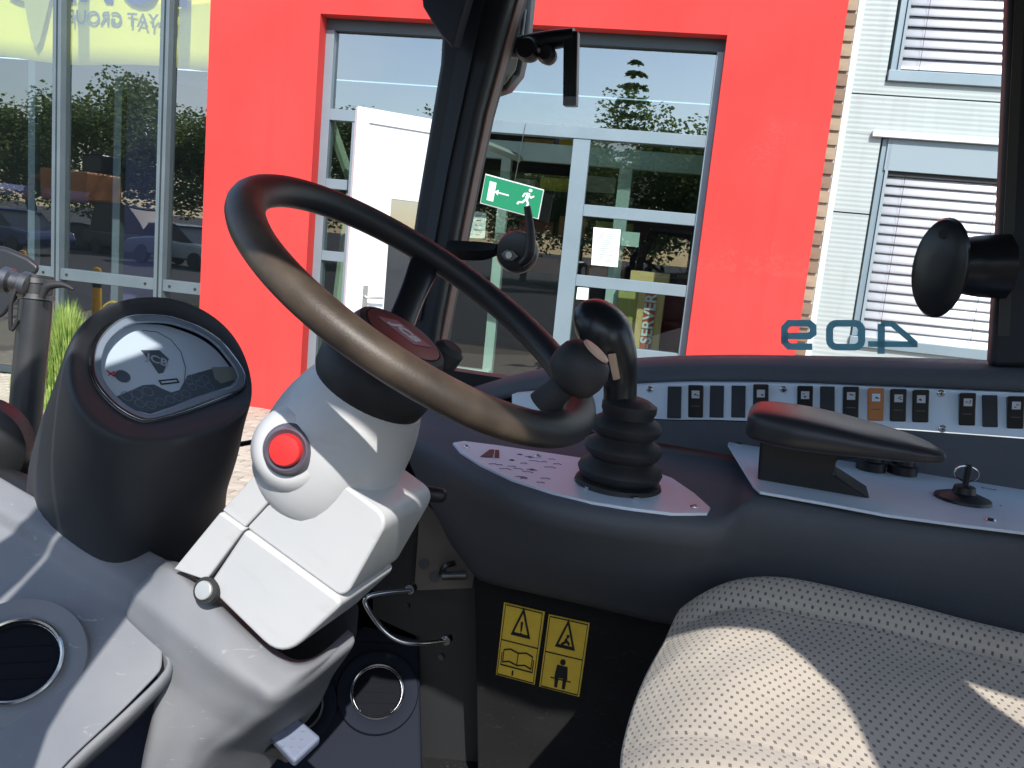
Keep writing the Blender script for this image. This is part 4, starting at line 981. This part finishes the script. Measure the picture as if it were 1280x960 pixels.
# --- steering column
scn = empty('steering_column', WC - WN * .48, 'light silver grey steering column with red hazard button', 'steering column')
lathe('black_shroud', [(.03, -.066), (.050, -.073), (.063, -.083), (.067, -.096), (.065, -.112), (.057, -.126)], WC, WN, m_rubber, scn, n=48)
ballc = WC - WN * .190 + BP * .006
body = lathe('upper_housing', [(.057, .080), (.060, .082), (.069, .062), (.078, .032), (.081, .0), (.079, -.035), (.070, -.068), (.050, -.088)], ballc, WN, m_col, scn, n=64, sub=1)
# neck of the side boss round the button
def sph(px, py, c, r):
    d = ray(px, py).normalized(); oc = EYE - c; b = oc.dot(d); q = b * b - (oc.dot(oc) - r * r); return EYE + d * (-b - math.sqrt(max(q, 0)))
sp_ = [sph(x, y, ballc, .0795) for x, y in ((438, 492), (420, 512), (403, 530), (388, 548))]
tube('housing_seam', sp_, .0011, m_gasket, scn, n=6)
CL = (WC - EYE).dot(LR) - .058
def rpoly(P, rads, m=6):
    """round the corners of a pixel polygon"""
    out = []; n = len(P)
    for i in range(n):
        a, b, c = V(P[i - 1]), V(P[i]), V(P[(i + 1) % n]); r = rads[i]
        if r <= 0: out.append(tuple(b)); continue
        p = b + (a - b).normalized() * r; q = b + (c - b).normalized() * r
        for k in range(m + 1): t = k / m; out.append(tuple(p * (1 - t) ** 2 + b * 2 * t * (1 - t) + q * t * t))
    return out
def colpiece(nm, pts, L=CL, th=.115, bev=.012):
    return prism(nm, [WL(x, y, L) for x, y in pts], LR * th, m_col, scn, bevel=bev, seg=3)
colpiece('upper_cover', [(338, 572), (371, 590), (306, 659.5), (277, 638)], bev=.0025)
colpiece('upper_cover', rpoly([(372, 590.5), (420, 598), (487, 648), (430, 750), (307, 660.3)], [0, 0, 22, 16, 0]), bev=.004)
colpiece('lower_cover', [(274.5, 640.5), (304.6, 662.2), (257, 726), (216, 712)], CL - .004, .122, .0025)
colpiece('lower_cover', rpoly([(305.4, 662.8), (430, 754), (352, 826), (258, 734)], [0, 14, 34, 0]), CL - .004, .122, .005)
colpiece('inner_sleeve', [(300, 640), (440, 700), (340, 800), (240, 720)], CL + .006, .09, .002).data.materials[0] = m_black
bpnt = sph(362, 562, ballc, .080); ax_ = ((bpnt - ballc).normalized() * .6 + (EYE - bpnt).normalized() * .8).normalized()
lathe('button_boss', [(.050, -.035), (.045, -.012), (.036, -.001), (.030, .001)], bpnt, ax_, m_col, scn, n=40)
lathe('button_bezel', [(.028, -.006), (.0275, .002), (.0245, .005), (.0225, .013), (.021, .014), (.017, .010)], bpnt, ax_, M('bezel_grey', (.10, .09, .12), .35), scn, n=36)
lathe('hazard_button', [(.0168, .006), (.0168, .016), (.015, .019), (.008, .0198)], bpnt, ax_, m_redbtn, scn, n=32)
bo = WL(256, 738, CL - .012); ax2 = (-LR * .9 + UP * .35).normalized()
lathe('release_bolt', [(.0150, -.01), (.0150, 0), (.011, .0005)], bo, ax2, m_gasket, scn, n=24)
lathe('release_bolt_head', [(.0105, .0), (.0105, .0035), (.0095, .0045), (.006, .0047)], bo, ax2, M('bolt_zinc', (.55, .55, .54), .42, .5), scn, n=24)
tube('column_stalk', [W(480, 612, 1.0), W(510, 615, 1.0), W(550, 619, 1.0), W(558, 620, 1.0)], [.007, .009, .009, .004], m_black, scn)
tube('column_wire', [W(478, 637, 1.02), W(500, 636, 1.02), W(512, 636, 1.02)], .002, m_chrome, scn)

# --- instrument pod
dn_ = (BK * .66 + UP * .75 - LR * .12).normalized()
DC = W(208, 462, .99)
def WD(px, py, o=0): return hit(px, py, DC + dn_ * o, dn_)
ip = empty('instrument_pod', WZ(160, 640, -.42), 'charcoal hooded instrument pod with silver drop shaped dial', 'instrument panel')
dial = [(112, 463), (116, 432), (134, 409), (160, 396), (203, 396), (232, 404), (255, 414), (276, 429), (293, 449), (304, 466), (306, 478), (300, 490), (272, 501), (229, 517), (189, 528), (169, 526), (143, 511), (121, 487)]
lipo = [(88, 470), (89, 432), (104, 398), (145, 372), (200, 366), (240, 376), (270, 393), (292, 414), (307, 440), (315, 468), (317, 492), (312, 512), (285, 530), (240, 545), (190, 553), (155, 548), (122, 533), (98, 505)]
basep = [(30, 600), (40, 560), (70, 545), (120, 540), (170, 545), (210, 550), (240, 560), (262, 575), (278, 590), (284, 605), (282, 622), (268, 642), (240, 662), (200, 684), (160, 697), (125, 694), (90, 680), (34, 652)]
bz_ = WZ(150, 690, -.37).z - CAMZ
N_ = len(dial)
dia3 = [WD(x, y, -.02) for x, y in dial]
lin = [WD(x + (x - 208) * .03, y + (y - 462) * .04, .0) for x, y in dial]
lo = [WD(x, y, .022) for x, y in lipo]
cen = sum(lo, V((0, 0, 0))) / N_
lo1 = [p - dn_ * .012 + (p - cen).normalized() * .004 for p in lo]
lomid = [(WD(x, y, .024) * .55 + q * .45) for (x, y), q in zip(lipo, lin)]
base = [WZ(x, y, -.415) for x, y in basep]
def lerp(a, b, t): return [p * (1 - t) + q * t for p, q in zip(a, b)]
hood_in = [lin, lomid, lo, lo1]
low = lerp(lo1, base, .5)
ccc = sum(low, V((0, 0, 0))) / N_
low = [p + (p - ccc).normalized() * .004 for p in low]
base2 = [p - UP * .05 for p in base]; base3 = [p - UP * .07 for p in base]
loops = [dia3, lin, lomid, lo, lo1, lerp(lo1, base, .22), low, lerp(low, base, .6), base, base2, base3]
vv = []; ff = []
for l_ in loops: vv += l_
for i in range(len(loops) - 1):
    for k in range(N_): l = (k + 1) % N_; ff.append((i * N_ + k, i * N_ + l, (i + 1) * N_ + l, (i + 1) * N_ + k))
ff.append(tuple(range((len(loops) - 1) * N_, len(loops) * N_)))
mesh('hood', vv, ff, m_pod, ip, smooth=True, sub=2)
cd = sum(dia3, V((0, 0, 0))) / N_
def ring(nm, A, B, th, mat, par):
    n = len(A); v = A + B + [p + dn_ * th for p in A] + [p + dn_ * th for p in B]; f = []
    for k in range(n):
        l = (k + 1) % n; f += [(k, l, n + l, n + k), (2 * n + k, 3 * n + k, 3 * n + l, 2 * n + l), (k, 2 * n + k, 2 * n + l, l), (n + k, n + l, 3 * n + l, 3 * n + k)]
    return mesh(nm, v, f, mat, par, smooth=False, bevel=.001)
def closed(P, m=4):
    n = len(P); out = []
    for i in range(n):
        a, b, c, d = P[i - 1], P[i], P[(i + 1) % n], P[(i + 2) % n]
        for j in range(m):
            t = j / m; out.append(.5 * ((2 * b) + (c - a) * t + (2 * a - 5 * b + 4 * c - d) * t * t + (3 * b - a - 3 * c + d) * t ** 3))
    return out
dsm = closed([WD(x, y, -.006) for x, y in dial]); cds = sum(dsm, V((0, 0, 0))) / len(dsm)
ins = [p + (cds - p).normalized() * .012 for p in dsm]
ring('bezel', dsm, ins, .004, M('bezel_smoke', (.34, .38, .44), .25), ip)
ins2 = [p + (cds - p).normalized() * .0035 for p in dsm]
ring('bezel_edge', [p + (p - cds).normalized() * .001 + dn_ * .003 for p in dsm], [p + dn_ * .003 for p in ins2], .003, m_chrome, ip)
df = [p + (cds - p).normalized() * .004 - dn_ * .0105 for p in dsm]; prism('dial_face', df, -dn_ * .002, m_dial, ip)
prism('lens', [p + dn_ * .0045 for p in ins2], dn_ * .001, m_lens, ip)
def on(px, py, o=-.0160): return WD(px, py, o)
dx_ = (on(260, 470) - on(160, 462)).normalized(); dy_ = dn_.cross(dx_); do = on(208, 462)
def d2(px, py): p = on(px, py) - do; return (p.dot(dx_), p.dot(dy_))
# dark lower band with ring symbols
band = [(143, 497), (160, 490), (178, 482), (192, 481), (204, 487), (214, 491), (224, 488), (234, 470), (262, 462), (290, 459), (294, 476), (288, 482), (250, 494), (215, 508), (188, 517), (170, 513), (156, 507)]
flat([[d2(*p) for p in band]], do, dx_, dy_, dn_, .0008, 'dial_band', m_dialdk, ip)
ps = []
for (px, py, r) in ((158, 496, 7), (171, 493, 7), (184, 490, 7), (174, 505, 6), (188, 507, 6), (200, 503, 6), (212, 500, 6), (222, 497, 6), (232, 493, 6), (240, 484, 6), (250, 480, 6), (244, 473, 6), (256, 474, 6), (262, 484, 6), (236, 478, 5)):
    a, b = d2(px, py); ps += stroke(disc2(a, b, r * .00094, 10), .0009, True)
flat(ps, do + dn_ * .0008, dx_, dy_, dn_, .0004, 'telltale_rings', M('ring_grey', (.26, .30, .34), .4), ip)
flat([[d2(264, 460), d2(294, 459), d2(295, 474), d2(276, 480), d2(268, 474)]], do + dn_ * .001, dx_, dy_, dn_, .0006, 'dial_tab', M('dial_cream', (.36, .37, .32), .4), ip)
flat(stroke([d2(*p) for p in ((230, 480), (232, 460), (226, 440), (214, 425), (196, 415), (178, 413))], .0007), do, dx_, dy_, dn_, .0005, 'dial_arc', M('arc_grey', (.15, .18, .22), .4), ip)
flat([[d2(176, 438), d2(199, 438), d2(211, 449), d2(204, 466), d2(198, 467), d2(188, 452)]], do, dx_, dy_, dn_, .0006, 'emblem_field', m_dialdk, ip)
put_text('emblem_text', 'JCB', .017, do + dx_ * (d2(196, 451)[0]) + dy_ * d2(196, 451)[1] + dn_ * .0012, (dx_ + dy_ * -.35), dy_, m_icon, ip, extr=.0002, bold=.0004)
a, b = d2(153, 471); flat([disc2(a, b, .0085, 18)], do, dx_, dy_, dn_, .002, 'dial_knob', m_dialdk, ip)
a, b = d2(212, 478); flat(stroke([(a - .012, b - .004), (a + .012, b + .001), (a + .011, b + .006), (a - .013, b + .001)], .0016, True), do, dx_, dy_, dn_, .0008, 'hour_meter', m_print, ip)
a, b = d2(139, 467); flat(stroke([(a - .004, b - .003), (a + .004, b + .003), (a + .002, b - .004), (a - .004, b + .004)], .0014), do, dx_, dy_, dn_, .0006, 'red_mark', m_redbtn, ip)

# --- front console (lower left)
fc = empty('front_console', W(150, 850, .85), 'grey moulded front console around the steering column foot', 'console')
# collar profile strips: columns of points running along the collar (left end -> right tip), rows from column gap down the front face
def P3(l): return [W(*q) for q in l]
def loft_rows(strips, name, mat):
    """rows given as control points; crisp folds where two rows run close together"""
    R2 = [cr(r, 8) for r in strips]; out = []
    for a, b in zip(R2[:-1], R2[1:]):
        m = 1 if (a[len(a) // 2] - b[len(b) // 2]).length < .012 else 3
        for q in range(m): out.append([x * (1 - q / m) + y * (q / m) for x, y in zip(a, b)])
    out.append(R2[-1])
    return grid(out, name, mat, fc, smooth=True, solid=.004, sub=1)
strips = [
    P3([(180, 700, 1.10), (224, 704, 1.08), (265, 738, 1.06), (343, 812, 1.05), (389, 824, 1.07), (437, 787, 1.16)]),
    P3([(205, 705, 1.02), (222, 712, .985), (262, 746, .965), (342, 818, .955), (388, 829, .97), (438, 790, 1.08)]),
    P3([(196, 712, 1.00), (216, 716, .970), (256, 752, .952), (338, 828, .944), (386, 837, .958), (441, 791, 1.072)]),
    P3([(169, 735, .982), (206, 762, .948), (264, 811, .932), (316, 848, .924), (356, 864, .932), (444, 800, 1.052)]),
    P3([(166, 742, .978), (203, 771, .944), (262, 820, .930), (315, 857, .924), (357, 871, .936), (442, 806, 1.050)]),
    P3([(158, 765, .982), (209, 812, .950), (262, 848, .944), (312, 878, .942), (352, 884, .956), (428, 826, 1.08)]),
    P3([(158, 771, .985), (212, 819, .952), (260, 856, .948), (306, 886, .948), (344, 892, .966), (416, 842, 1.1)]),
    P3([(200, 840, 1.00), (206, 850, .965), (245, 880, .96), (288, 905, .97), (320, 912, 1.0), (400, 880, 1.15)]),
    P3([(200, 870, 1.02), (192, 905, .965), (220, 930, .97), (250, 935, .98), (280, 940, 1.02), (360, 930, 1.2)]),
    P3([(190, 900, 1.05), (175, 990, .98), (200, 1010, .99), (220, 1010, 1.0), (240, 1010, 1.05), (300, 1010, 1.2)])]
loft_rows(strips, 'column_collar', m_cons)
PSn = (-LR * .5 + UP * .85 + BK * .15).normalized(); PSp = W(206, 830, .945)
def PS(px, py, lift=0): return hit(px, py, PSp + PSn * lift, PSn)
def prow(l, lift): return [PS(x, y, lift) for x, y in l]
strips = [
    prow([(-60, 560), (-10, 590), (60, 630), (130, 660), (222, 706)], .012),
    prow([(-60, 605), (-10, 628), (46, 655), (110, 694), (196, 744)], .018),
    prow([(-60, 612), (-10, 634), (42, 662), (108, 700), (194, 750)], .016),
    prow([(-60, 630), (-10, 650), (34, 675), (100, 720), (185, 768)], .003),
    prow([(-60, 638), (-10, 657), (32, 682), (98, 727), (180, 774)], .000),
    prow([(-60, 690), (-20, 705), (25, 735), (90, 768), (178, 786)], .0),
    prow([(-60, 760), (-20, 770), (40, 785), (110, 800), (204, 812)], .001),
    prow([(-60, 850), (-20, 850), (50, 852), (120, 845), (202, 838)], .001),
    prow([(-60, 940), (-20, 935), (20, 925), (80, 910), (155, 886)], .0),
    prow([(-60, 1020), (-20, 1010), (0, 1000), (35, 980), (88, 948)], .0),
    prow([(-60, 1150), (-40, 1140), (-20, 1120), (0, 1080), (20, 1024)], -.0)]
loft_rows(strips, 'shelf', m_cons)
edge = [(178, 786), (205, 815), (206, 838), (157, 888), (90, 950), (22, 1026)]
grid([cr(prow(edge, 0), 4), cr(prow([(x + 4, y + 6) for x, y in edge], -.006), 4), cr(prow([(x + 5, y + 12) for x, y in edge], -.02), 4), cr(prow([(x + 2, y + 22) for x, y in edge], -.1), 4)], 'shelf_flank', m_cons, fc, smooth=True, solid=.003)
prism('collar_back', [W(x, y, 1.22) for x, y in ((385, 830), (418, 758), (440, 736), (449, 760), (446, 795), (400, 835))], (W(400, 780, 1.235) - W(400, 780, 1.22)), m_pod, fc, bevel=.003)  # charcoal instead of console grey puts this wall's shade into its colour
prism('collar_floor', [W(x, y, 1.17) for x, y in ((230, 700), (420, 740), (440, 800), (380, 835), (330, 830))], (W(330, 780, 1.18) - W(330, 780, 1.17)), m_black, fc)
prism('recess_shade_filler', [W(x, y, 1.16) for x, y in ((0, 790), (230, 800), (330, 1060), (0, 1060))], (W(100, 900, 1.19) - W(100, 900, 1.16)), m_heat, fc)  # dark filler sheet stands for the shade deep in the recess
# vents
def vent(c, n, r, par_mat=m_cons, lab=None, big=True):
    e = empty('air_vent', c, lab, 'air vent')
    c = c + n * .003
    lathe('surround', [(r * 1.62, -.004), (r * 1.58, .0015), (r * 1.35, .002), (r * 1.1, -.003), (r * 1.04, -.004)], c, n, par_mat, e, n=48)
    lathe('vent_ring', [(r * 1.07, -.003), (r * 1.07, .004), (r * 1.03, .0055), (r * .985, .004), (r * .97, -.004)], c, n, m_chrome if big != 2 else m_steel, e, n=48)
    lathe('shutter', [(r * .965, -.006), (r * .96, -.0015), (r * .9, -.001), (r * .88, -.003), (r * .3, -.0025)], c, n, m_vent, e, n=40)
    x, y = perp(n)
    flat([[(a * r, b * r) for a, b in stroke([(-.75, kk), (.75, kk)], .05)[0]] for kk in (-.4, 0, .4)], c - n * .0025, x, y, n, .0012, 'vane', m_vent, e)
    return e
vc = PS(24, 833); vn = (PSn * .75 + (EYE - vc).normalized() * .6).normalized()
vent(vc + vn * .016, vn, .0445, m_cons, 'large round air vent with silver ring in the front console')
# lower heater panel + vents
hn = ((EYE - W(472, 865, 1.2)).normalized() * .85 + UP * .25).normalized()
HPc = W(472, 865, 1.45)
def HP(px, py, o=0): return hit(px, py, HPc + hn * o, hn)
hp_ = tag(prism('heater_panel', [HP(x, y, -.006) for x, y in ((330, 800), (455, 783), (524, 800), (529, 1010), (300, 1010))], -hn * .08, m_heat, None, bevel=.006), 'shade-darkened heater panel with round vents under the steering column', 'panel')
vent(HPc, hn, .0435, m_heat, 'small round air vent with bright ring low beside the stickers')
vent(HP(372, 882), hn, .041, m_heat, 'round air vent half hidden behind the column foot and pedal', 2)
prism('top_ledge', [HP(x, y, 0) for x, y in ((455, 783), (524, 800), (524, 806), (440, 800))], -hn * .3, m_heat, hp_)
# pedal
pd = empty('pedal', W(365, 940, 1.1), 'small blue grey square pedal on a lever below the column', 'pedal')
pn = ((EYE - W(366, 922, 1.1)).normalized() * .7 + UP * .6).normalized()
pc = W(366, 922, 1.1)
def PPd(px, py, o=0): return hit(px, py, pc + pn * o, pn)
m_ped = M('pedal_rubber', (.16, .19, .27), .55, bump=.3, bscale=250)
prism('pedal_pad', [PPd(x, y) for x, y in ((335, 917), (370, 894), (402, 921), (368, 953))], -pn * .018, m_ped, pd, bevel=.005, seg=3)
ps = []
px_ = (PPd(402, 921) - PPd(335, 917)).normalized(); py_ = pn.cross(px_)
for a in range(3):
    for b in range(3): ps.append(disc2((a - 1) * .011, (b - 1) * .011, .0028, 8))
flat(ps, pc + pn * .0, px_, py_, pn, .0012, 'stud', m_ped, pd)
tube('pedal_lever', [PPd(360, 945, -.02), W(325, 930, 1.15), W(290, 915, 1.2)], .008, m_steel, pd)
# wire holder
wh = empty('wire_holder', W(510, 800, 1.3), 'bent silver wire bracket on the dark front panel', 'bracket')
tube('wire', [W(512, 738, 1.36), W(480, 741, 1.34), W(460, 746, 1.33), W(458, 757, 1.33), W(478, 786, 1.32), W(500, 801, 1.32), W(525, 804, 1.33), W(555, 801, 1.36)], .0042, m_chrome, wh, n=10)
for p in ((512, 737, 1.36), (557, 801, 1.36)):
    lathe('collar', [(.008, 0), (.008, .012)], W(*p), LR, m_chrome, wh, n=12)
for p in ((510, 757, 1.37), (553, 820, 1.37)):
    lathe('screw', [(.005, 0), (.005, .006)], W(*p), -LR, m_steel, wh, n=10)
prism('back_panel', [W(x, y, 1.52) for x, y in ((466, 640), (600, 655), (640, 1100), (520, 1100), (520, 795), (466, 770))], (W(500, 700, 1.55) - W(500, 700, 1.52)), m_black, wh)

# --- seat
st_e = empty('driver_seat', cab(-.2, .85, -.8), 'driver seat cushion in pale dotted fabric', 'seat')
SW, SD = .50, .56
def seat_pt(u, v):
    # u: 0 front .. 1 back, v: -1 door side .. 1 console side
    t = u; vv_ = v
    hw = (SW / 2) * (1 - (.17 if v < 0 else .10) * max(0, 1 - u / .3) ** 2.6)
    L = .825 + vv_ * hw * (1 if v > 0 else 1.12); F = .106 - t * SD + .03 * (abs(vv_) ** 2.4) * -1.0
    e = abs(vv_)
    z = -.378 + (.026 if v > 0 else .012) * math.exp(-((e - .74) / .16) ** 2) - .055 * max(0, (e - .86) / .14) ** 1.9
    z -= .06 * max(0, 1 - t / .24) ** 2.6
    z += .012 * math.sin(t * 2.6) - .034 * t
    z += .0025 * math.sin(t * 16 + v * 3) * (1 - e) + .0015 * math.sin(t * 31 - v * 9 + 1) * (1 - e)
    # seam between centre pad and bolster
    z -= (.006 if v > 0 else .003) * math.exp(-((e - .55 - .08 * t) / .022) ** 2) * (1 if t > .1 else t * 10)
    return cab(F, L, z)
nu, nv = 70, 80; rows = []; uvs = []
for i in range(nu + 1):
    r = []
    for j in range(nv + 1):
        u = i / nu; v = -1 + 2 * j / nv; r.append(seat_pt(u ** 1.25, math.sin(v * math.pi / 2) * .35 + v * .65))
    rows.append(r)
top_ = rows
front = [[p - UP * d + (cab(-.15, .835, 0) - cab(0, 0, 0)) * 0 + BK * (.006 * k) for p in rows[0]] for k, d in ((1, .03), (3, .07), (6, .11))]
rows = front[::-1] + rows
# side skirts
rows = [[r[0] - UP * .11 + LR * .02, r[0] - UP * .06 + LR * .004] + r + [r[-1] - UP * .06 - LR * .004, r[-1] - UP * .11 - LR * .02] for r in rows]
uvl = []
for i, r in enumerate(rows):
    acc = 0
    for j, p in enumerate(r):
        q = p - cab(0, .835, -.4); 
        if j: acc += (p - r[j - 1]).length
        uvl.append((acc - .25, i * .0087 if i > 3 else i * .03))
# arc length along rows too
cols_ = len(rows[0]); al = [0] * cols_; k = 0; uv2 = []
for i, r in enumerate(rows):
    for j, p in enumerate(r):
        if i: al[j] += (p - rows[i - 1][j]).length
        uv2.append((uvl[k][0], al[j])); k += 1
n = cols_; v = [p for r in rows for p in r]
f = [(i * n + j, i * n + j + 1, (i + 1) * n + j + 1, (i + 1) * n + j) for i in range(len(rows) - 1) for j in range(n - 1)]
mesh('cushion', v, f, m_seat, st_e, smooth=True, uv=uv2)
# welt line along bolster
for sgn in (1,):
    pts = []
    for k in range(16):
        t = .05 + .9 * k / 15; e = .55 + .08 * t; pts.append(seat_pt(t, sgn * e) - UP * .001)
    tube('piping', pts, .0018, m_seat, st_e, n=8)
cbox('seat_base', -.44, -.02, .68, 1.0, -.868, -.52, m_black, st_e, bevel=.01)
# backrest out of frame
prism('backrest', [cab(-.46, .62, -.42), cab(-.46, 1.06, -.42), cab(-.62, 1.02, .2), cab(-.62, .66, .2)], BK * .1, m_seat, st_e, bevel=.03, seg=4)

# --- window latch in the middle
lt = empty('window_latch', WL(645, 313, 1.42), 'round black window latch with lever beside the front pillar', 'latch')
tube('arm', [WL(560, 312, 1.44), WL(600, 314, 1.44), WL(622, 312, 1.43)], [.017, .017, .010], m_satin, lt, n=4)
lathe('disc', [(.038, -.014), (.038, 0), (.034, .006), (.02, .008)], WL(645, 315, 1.43), -LR, m_satin, lt, n=32)
tube('lever', [WL(652, 330, 1.415), WL(662, 318, 1.41), WL(663, 290, 1.41), WL(659, 258, 1.41)], [.007, .009, .008, .006], m_black, lt)
q = WL(637, 319, 1.418)
flat([[(-.016, 0), (-.006, .009), (.008, .008), (.018, -.001), (.007, -.010), (-.007, -.009)]], q, -FW, UP, -LR, .003, 'badge', m_steel, lt, bevel=.001)
flat([disc2(0, 0, .006, 14)], q - LR * .003, -FW, UP, -LR, .002, 'badge_centre', m_chrome, lt)
# --- oval knob right
ok = empty('oval_handle', WL(1175, 335, 1.36), 'tall oval black window handle near the rear pillar', 'handle')
c = WL(1176, 335, 1.36)
lathe('knob_plate', [(.05, -.012), (.066, -.008), (.072, 0), (.068, .008), (.05, .013), (.02, .014)], c, (-LR * .86 + BK * -.5).normalized(), m_satin, ok, n=36, sx=.55, xdir=BK)
for py in (293, 377): lathe('knob_screw', [(.006, .0), (.006, .003)], WL(1178, py, 1.348), -LR, m_rubber, ok, n=12)
tube('knob_mount', [WL(1190, 335, 1.37), WL(1215, 333, 1.38), WL(1255, 333, 1.39)], [.035, .045, .048], m_satin, ok, n=10)
# --- 409 decal on pane
dc = empty('number_decal', WL(1060, 415, 1.497), 'teal number 409 on the side window, seen reversed from inside', 'decal')
A_ = WL(975, 438, 1.4975); B_ = WL(1145, 440, 1.4975); xx = (B_ - A_).normalized(); yy = (WL(1060, 392, 1.4975) - WL(1060, 440, 1.4975)); hgt = yy.length; yy.normalize(); k = (B_ - A_).length / 170
def rrect(x0, y0, x1, y1, r, sk=0):
    P = []
    for cx, cy, a0 in ((x1 - r, y1 - r, 0), (x0 + r, y1 - r, 90), (x0 + r, y0 + r, 180), (x1 - r, y0 + r, 270)):
        for q in range(5): a = math.radians(a0 + q * 22.5); P.append((cx + r * math.cos(a) + sk * (cy + r * math.sin(a)), cy + r * math.sin(a)))
    return P
Wd = 9
ps = []
# reversed 9: loop opening at the right side in a reversed glyph, occupying x 0..48, y 0..42
ps += stroke([(44, 19), (9, 19), (4.5, 22), (4.5, 34), (9, 39), (38, 39), (44, 33), (44, 12), (38, 4.5), (10, 4.5), (5, 8)][::-1] if False else [(6, 11), (6, 31), (12, 37.5), (38, 37.5), (43, 33), (43, 24), (38, 20), (6, 20)], Wd) + stroke([(6, 20), (6, 12), (12, 5.5), (42, 5.5)], Wd)
ps += stroke(rrect(64, 5.5, 104, 37.5, 9), Wd, True)
ps += stroke([(128, -3), (128, 37)], Wd) + stroke([(128, 37), (141, 37), (168, 12), (168, 10), (112, 10)], Wd * .85)
ps = [[(a * k, b * k) for a, b in p] for p in ps]
flat(ps, A_, xx, yy, -LR, .0006, 'numerals', m_decal, dc)
# --- mirror and bracket outside top
mi = empty('wing_mirror', WL(640, 60, 1.75), 'pale wing mirror with black rim outside beside the front pillar', 'mirror')
MP = [(598, -80), (668, -80), (662, 0), (657, 50), (648, 92), (632, 112), (612, 119), (590, 117), (580, 60)]
prism('mirror_case', [WL(x, y, 1.72) for x, y in MP], LR * .05, m_satin, mi, bevel=.015, seg=3)
prism('mirror_glass', [WL(x + (620 - x) * .13, y + (30 - y) * .08, 1.712) for x, y in MP], LR * .003, m_cream, mi, bevel=.001)
lathe('mirror_spot', [(.011, 0), (.010, .003)], WL(627, 98, 1.710), -LR, M('moss', (.12, .18, .02), .8), mi, n=14)
for px, py in ((642, 28), (655, 22)):
    tube('mirror_clamp', [WL(px, py - 10, 1.70), WL(px - 4, py + 22, 1.70)], .006, m_steel, mi)
mb = empty('wiper_bracket', WL(690, 60, 1.6), 'black wiper bracket with hanging bar at the top of the side window', 'bracket')
tube('bracket_body', [WL(618, 60, 1.62), WL(640, 60, 1.6), (WL(665, 56, 1.6)), WL(690, 50, 1.6), WL(718, 46, 1.6)], [.010, .020, .022, .019, .017], m_satin, mb, n=8)
lathe('bracket_pivot', [(.02, -.02), (.024, 0), (.018, .015)], WL(660, 62, 1.58), -LR, m_black, mb, n=16)
lathe('bracket_pivot', [(.016, -.02), (.018, 0), (.012, .012)], WL(683, 68, 1.58), -LR, m_black, mb, n=16)
prism('hanging_bar', [WL(x, y, 1.585) for x, y in ((704, 38), (722, 38), (720, 132), (703, 132))], LR * .02, m_satin, mb, bevel=.003)
lathe('bolt', [(.004, 0), (.004, .004)], WL(674, 63, 1.555), -LR, m_chrome, mb, n=8)
vs_ = empty('sun_visor', WL(540, 0, 1.42), 'dark blue grey sun visor edge at the top beside the pillar', 'visor')
prism('visor', [WL(x, y, 1.38) for x, y in ((520, -60), (600, -60), (566, 60), (552, 45), (540, 28), (528, 8))], LR * .03, M('visor_grey', (.03, .032, .05), .6), vs_, bevel=.004)
# --- outside, left: mirror arm
ma = empty('mirror_arm', W(45, 480, 1.6), 'worn steel mirror post with clamps outside the cab, left', 'mirror arm')
AD = 1.7
def A3(x, y, d=AD): return W(x, y, d)
tube('post', [A3(47, 345), A3(43, 400), A3(36, 470), A3(26, 600)], [.030, .031, .031, .031], M('post_grey', (.035, .037, .04), .35, .3, col2=(.055, .055, .055), nscale=14), ma, n=24)
for yy_, r in ((352, .033), (362, .030), (372, .0335)):
    lathe('clamp_ring', [(r - .004, -.007), (r, -.005), (r, .005), (r - .004, .007)], A3(46, yy_), (A3(47, 345) - A3(43, 400)).normalized(), m_steel, ma, n=24)
lathe('arm_clamp', [(.02, -.03), (.026, -.025), (.026, -.01), (.02, -.005), (.02, .01), (.027, .015), (.027, .03), (.018, .034)], A3(20, 353, 1.68), (A3(47, 360) - A3(10, 350)).normalized(), m_steel, ma, n=20)
tube('cable', [A3(52, 372, 1.66), A3(60, 358, 1.66), A3(78, 356, 1.66), A3(92, 362, 1.66)], [.006, .009, .006, .003], m_rubber, ma)
tube('cable', [A3(22, 356, 1.66), A3(14, 380, 1.66), A3(14, 412, 1.67), A3(22, 400, 1.67)], .004, m_rubber, ma)
mh = empty('front_mirror_head', A3(-20, 350), 'black mirror head cut off by the left picture edge', 'mirror')
P = [(-90, 300), (-30, 300), (10, 309), (36, 320), (52, 333), (45, 345), (28, 350), (24, 372), (4, 398), (-30, 405), (-90, 405)]
prism('case', [A3(x, y, 1.74) for x, y in P], (A3(0, 350, 1.86) - A3(0, 350, 1.74)), M('mirror_case_black', (.02, .021, .024), .4), mh, bevel=.015, seg=3)
wl_ = empty('work_light', A3(0, 560, 1.5), 'rounded black lamp housing at the left edge below the mirror post', 'lamp')
lathe('lamp_case', [(.03, -.05), (.07, -.04), (.088, 0), (.08, .03), (.05, .05)], A3(-22, 555, 1.5), (BK * .5 - LR * .8).normalized(), m_black, wl_, n=32)
tube('lamp_bracket', [A3(-20, 600, 1.5), A3(30, 620, 1.45), A3(60, 640, 1.4)], .035, m_black, wl_)
# front hood of the machine: dark, beyond the console
fh_ = tag(prism('front_fender', [W(x, y, 1.55) for x, y in ((-80, 570), (40, 575), (120, 600), (230, 690), (120, 720), (-80, 700))], (W(50, 620, 1.75) - W(50, 620, 1.55)), m_black, None, bevel=.01), 'black front body panel visible beyond the front console', 'panel')
tb = tag(tube('thin_rod', [W(296, 556, 1.3), W(325, 551, 1.3), W(350, 548, 1.3)], .004, m_black, None), 'thin black rod between the pod and the steering column', 'rod')
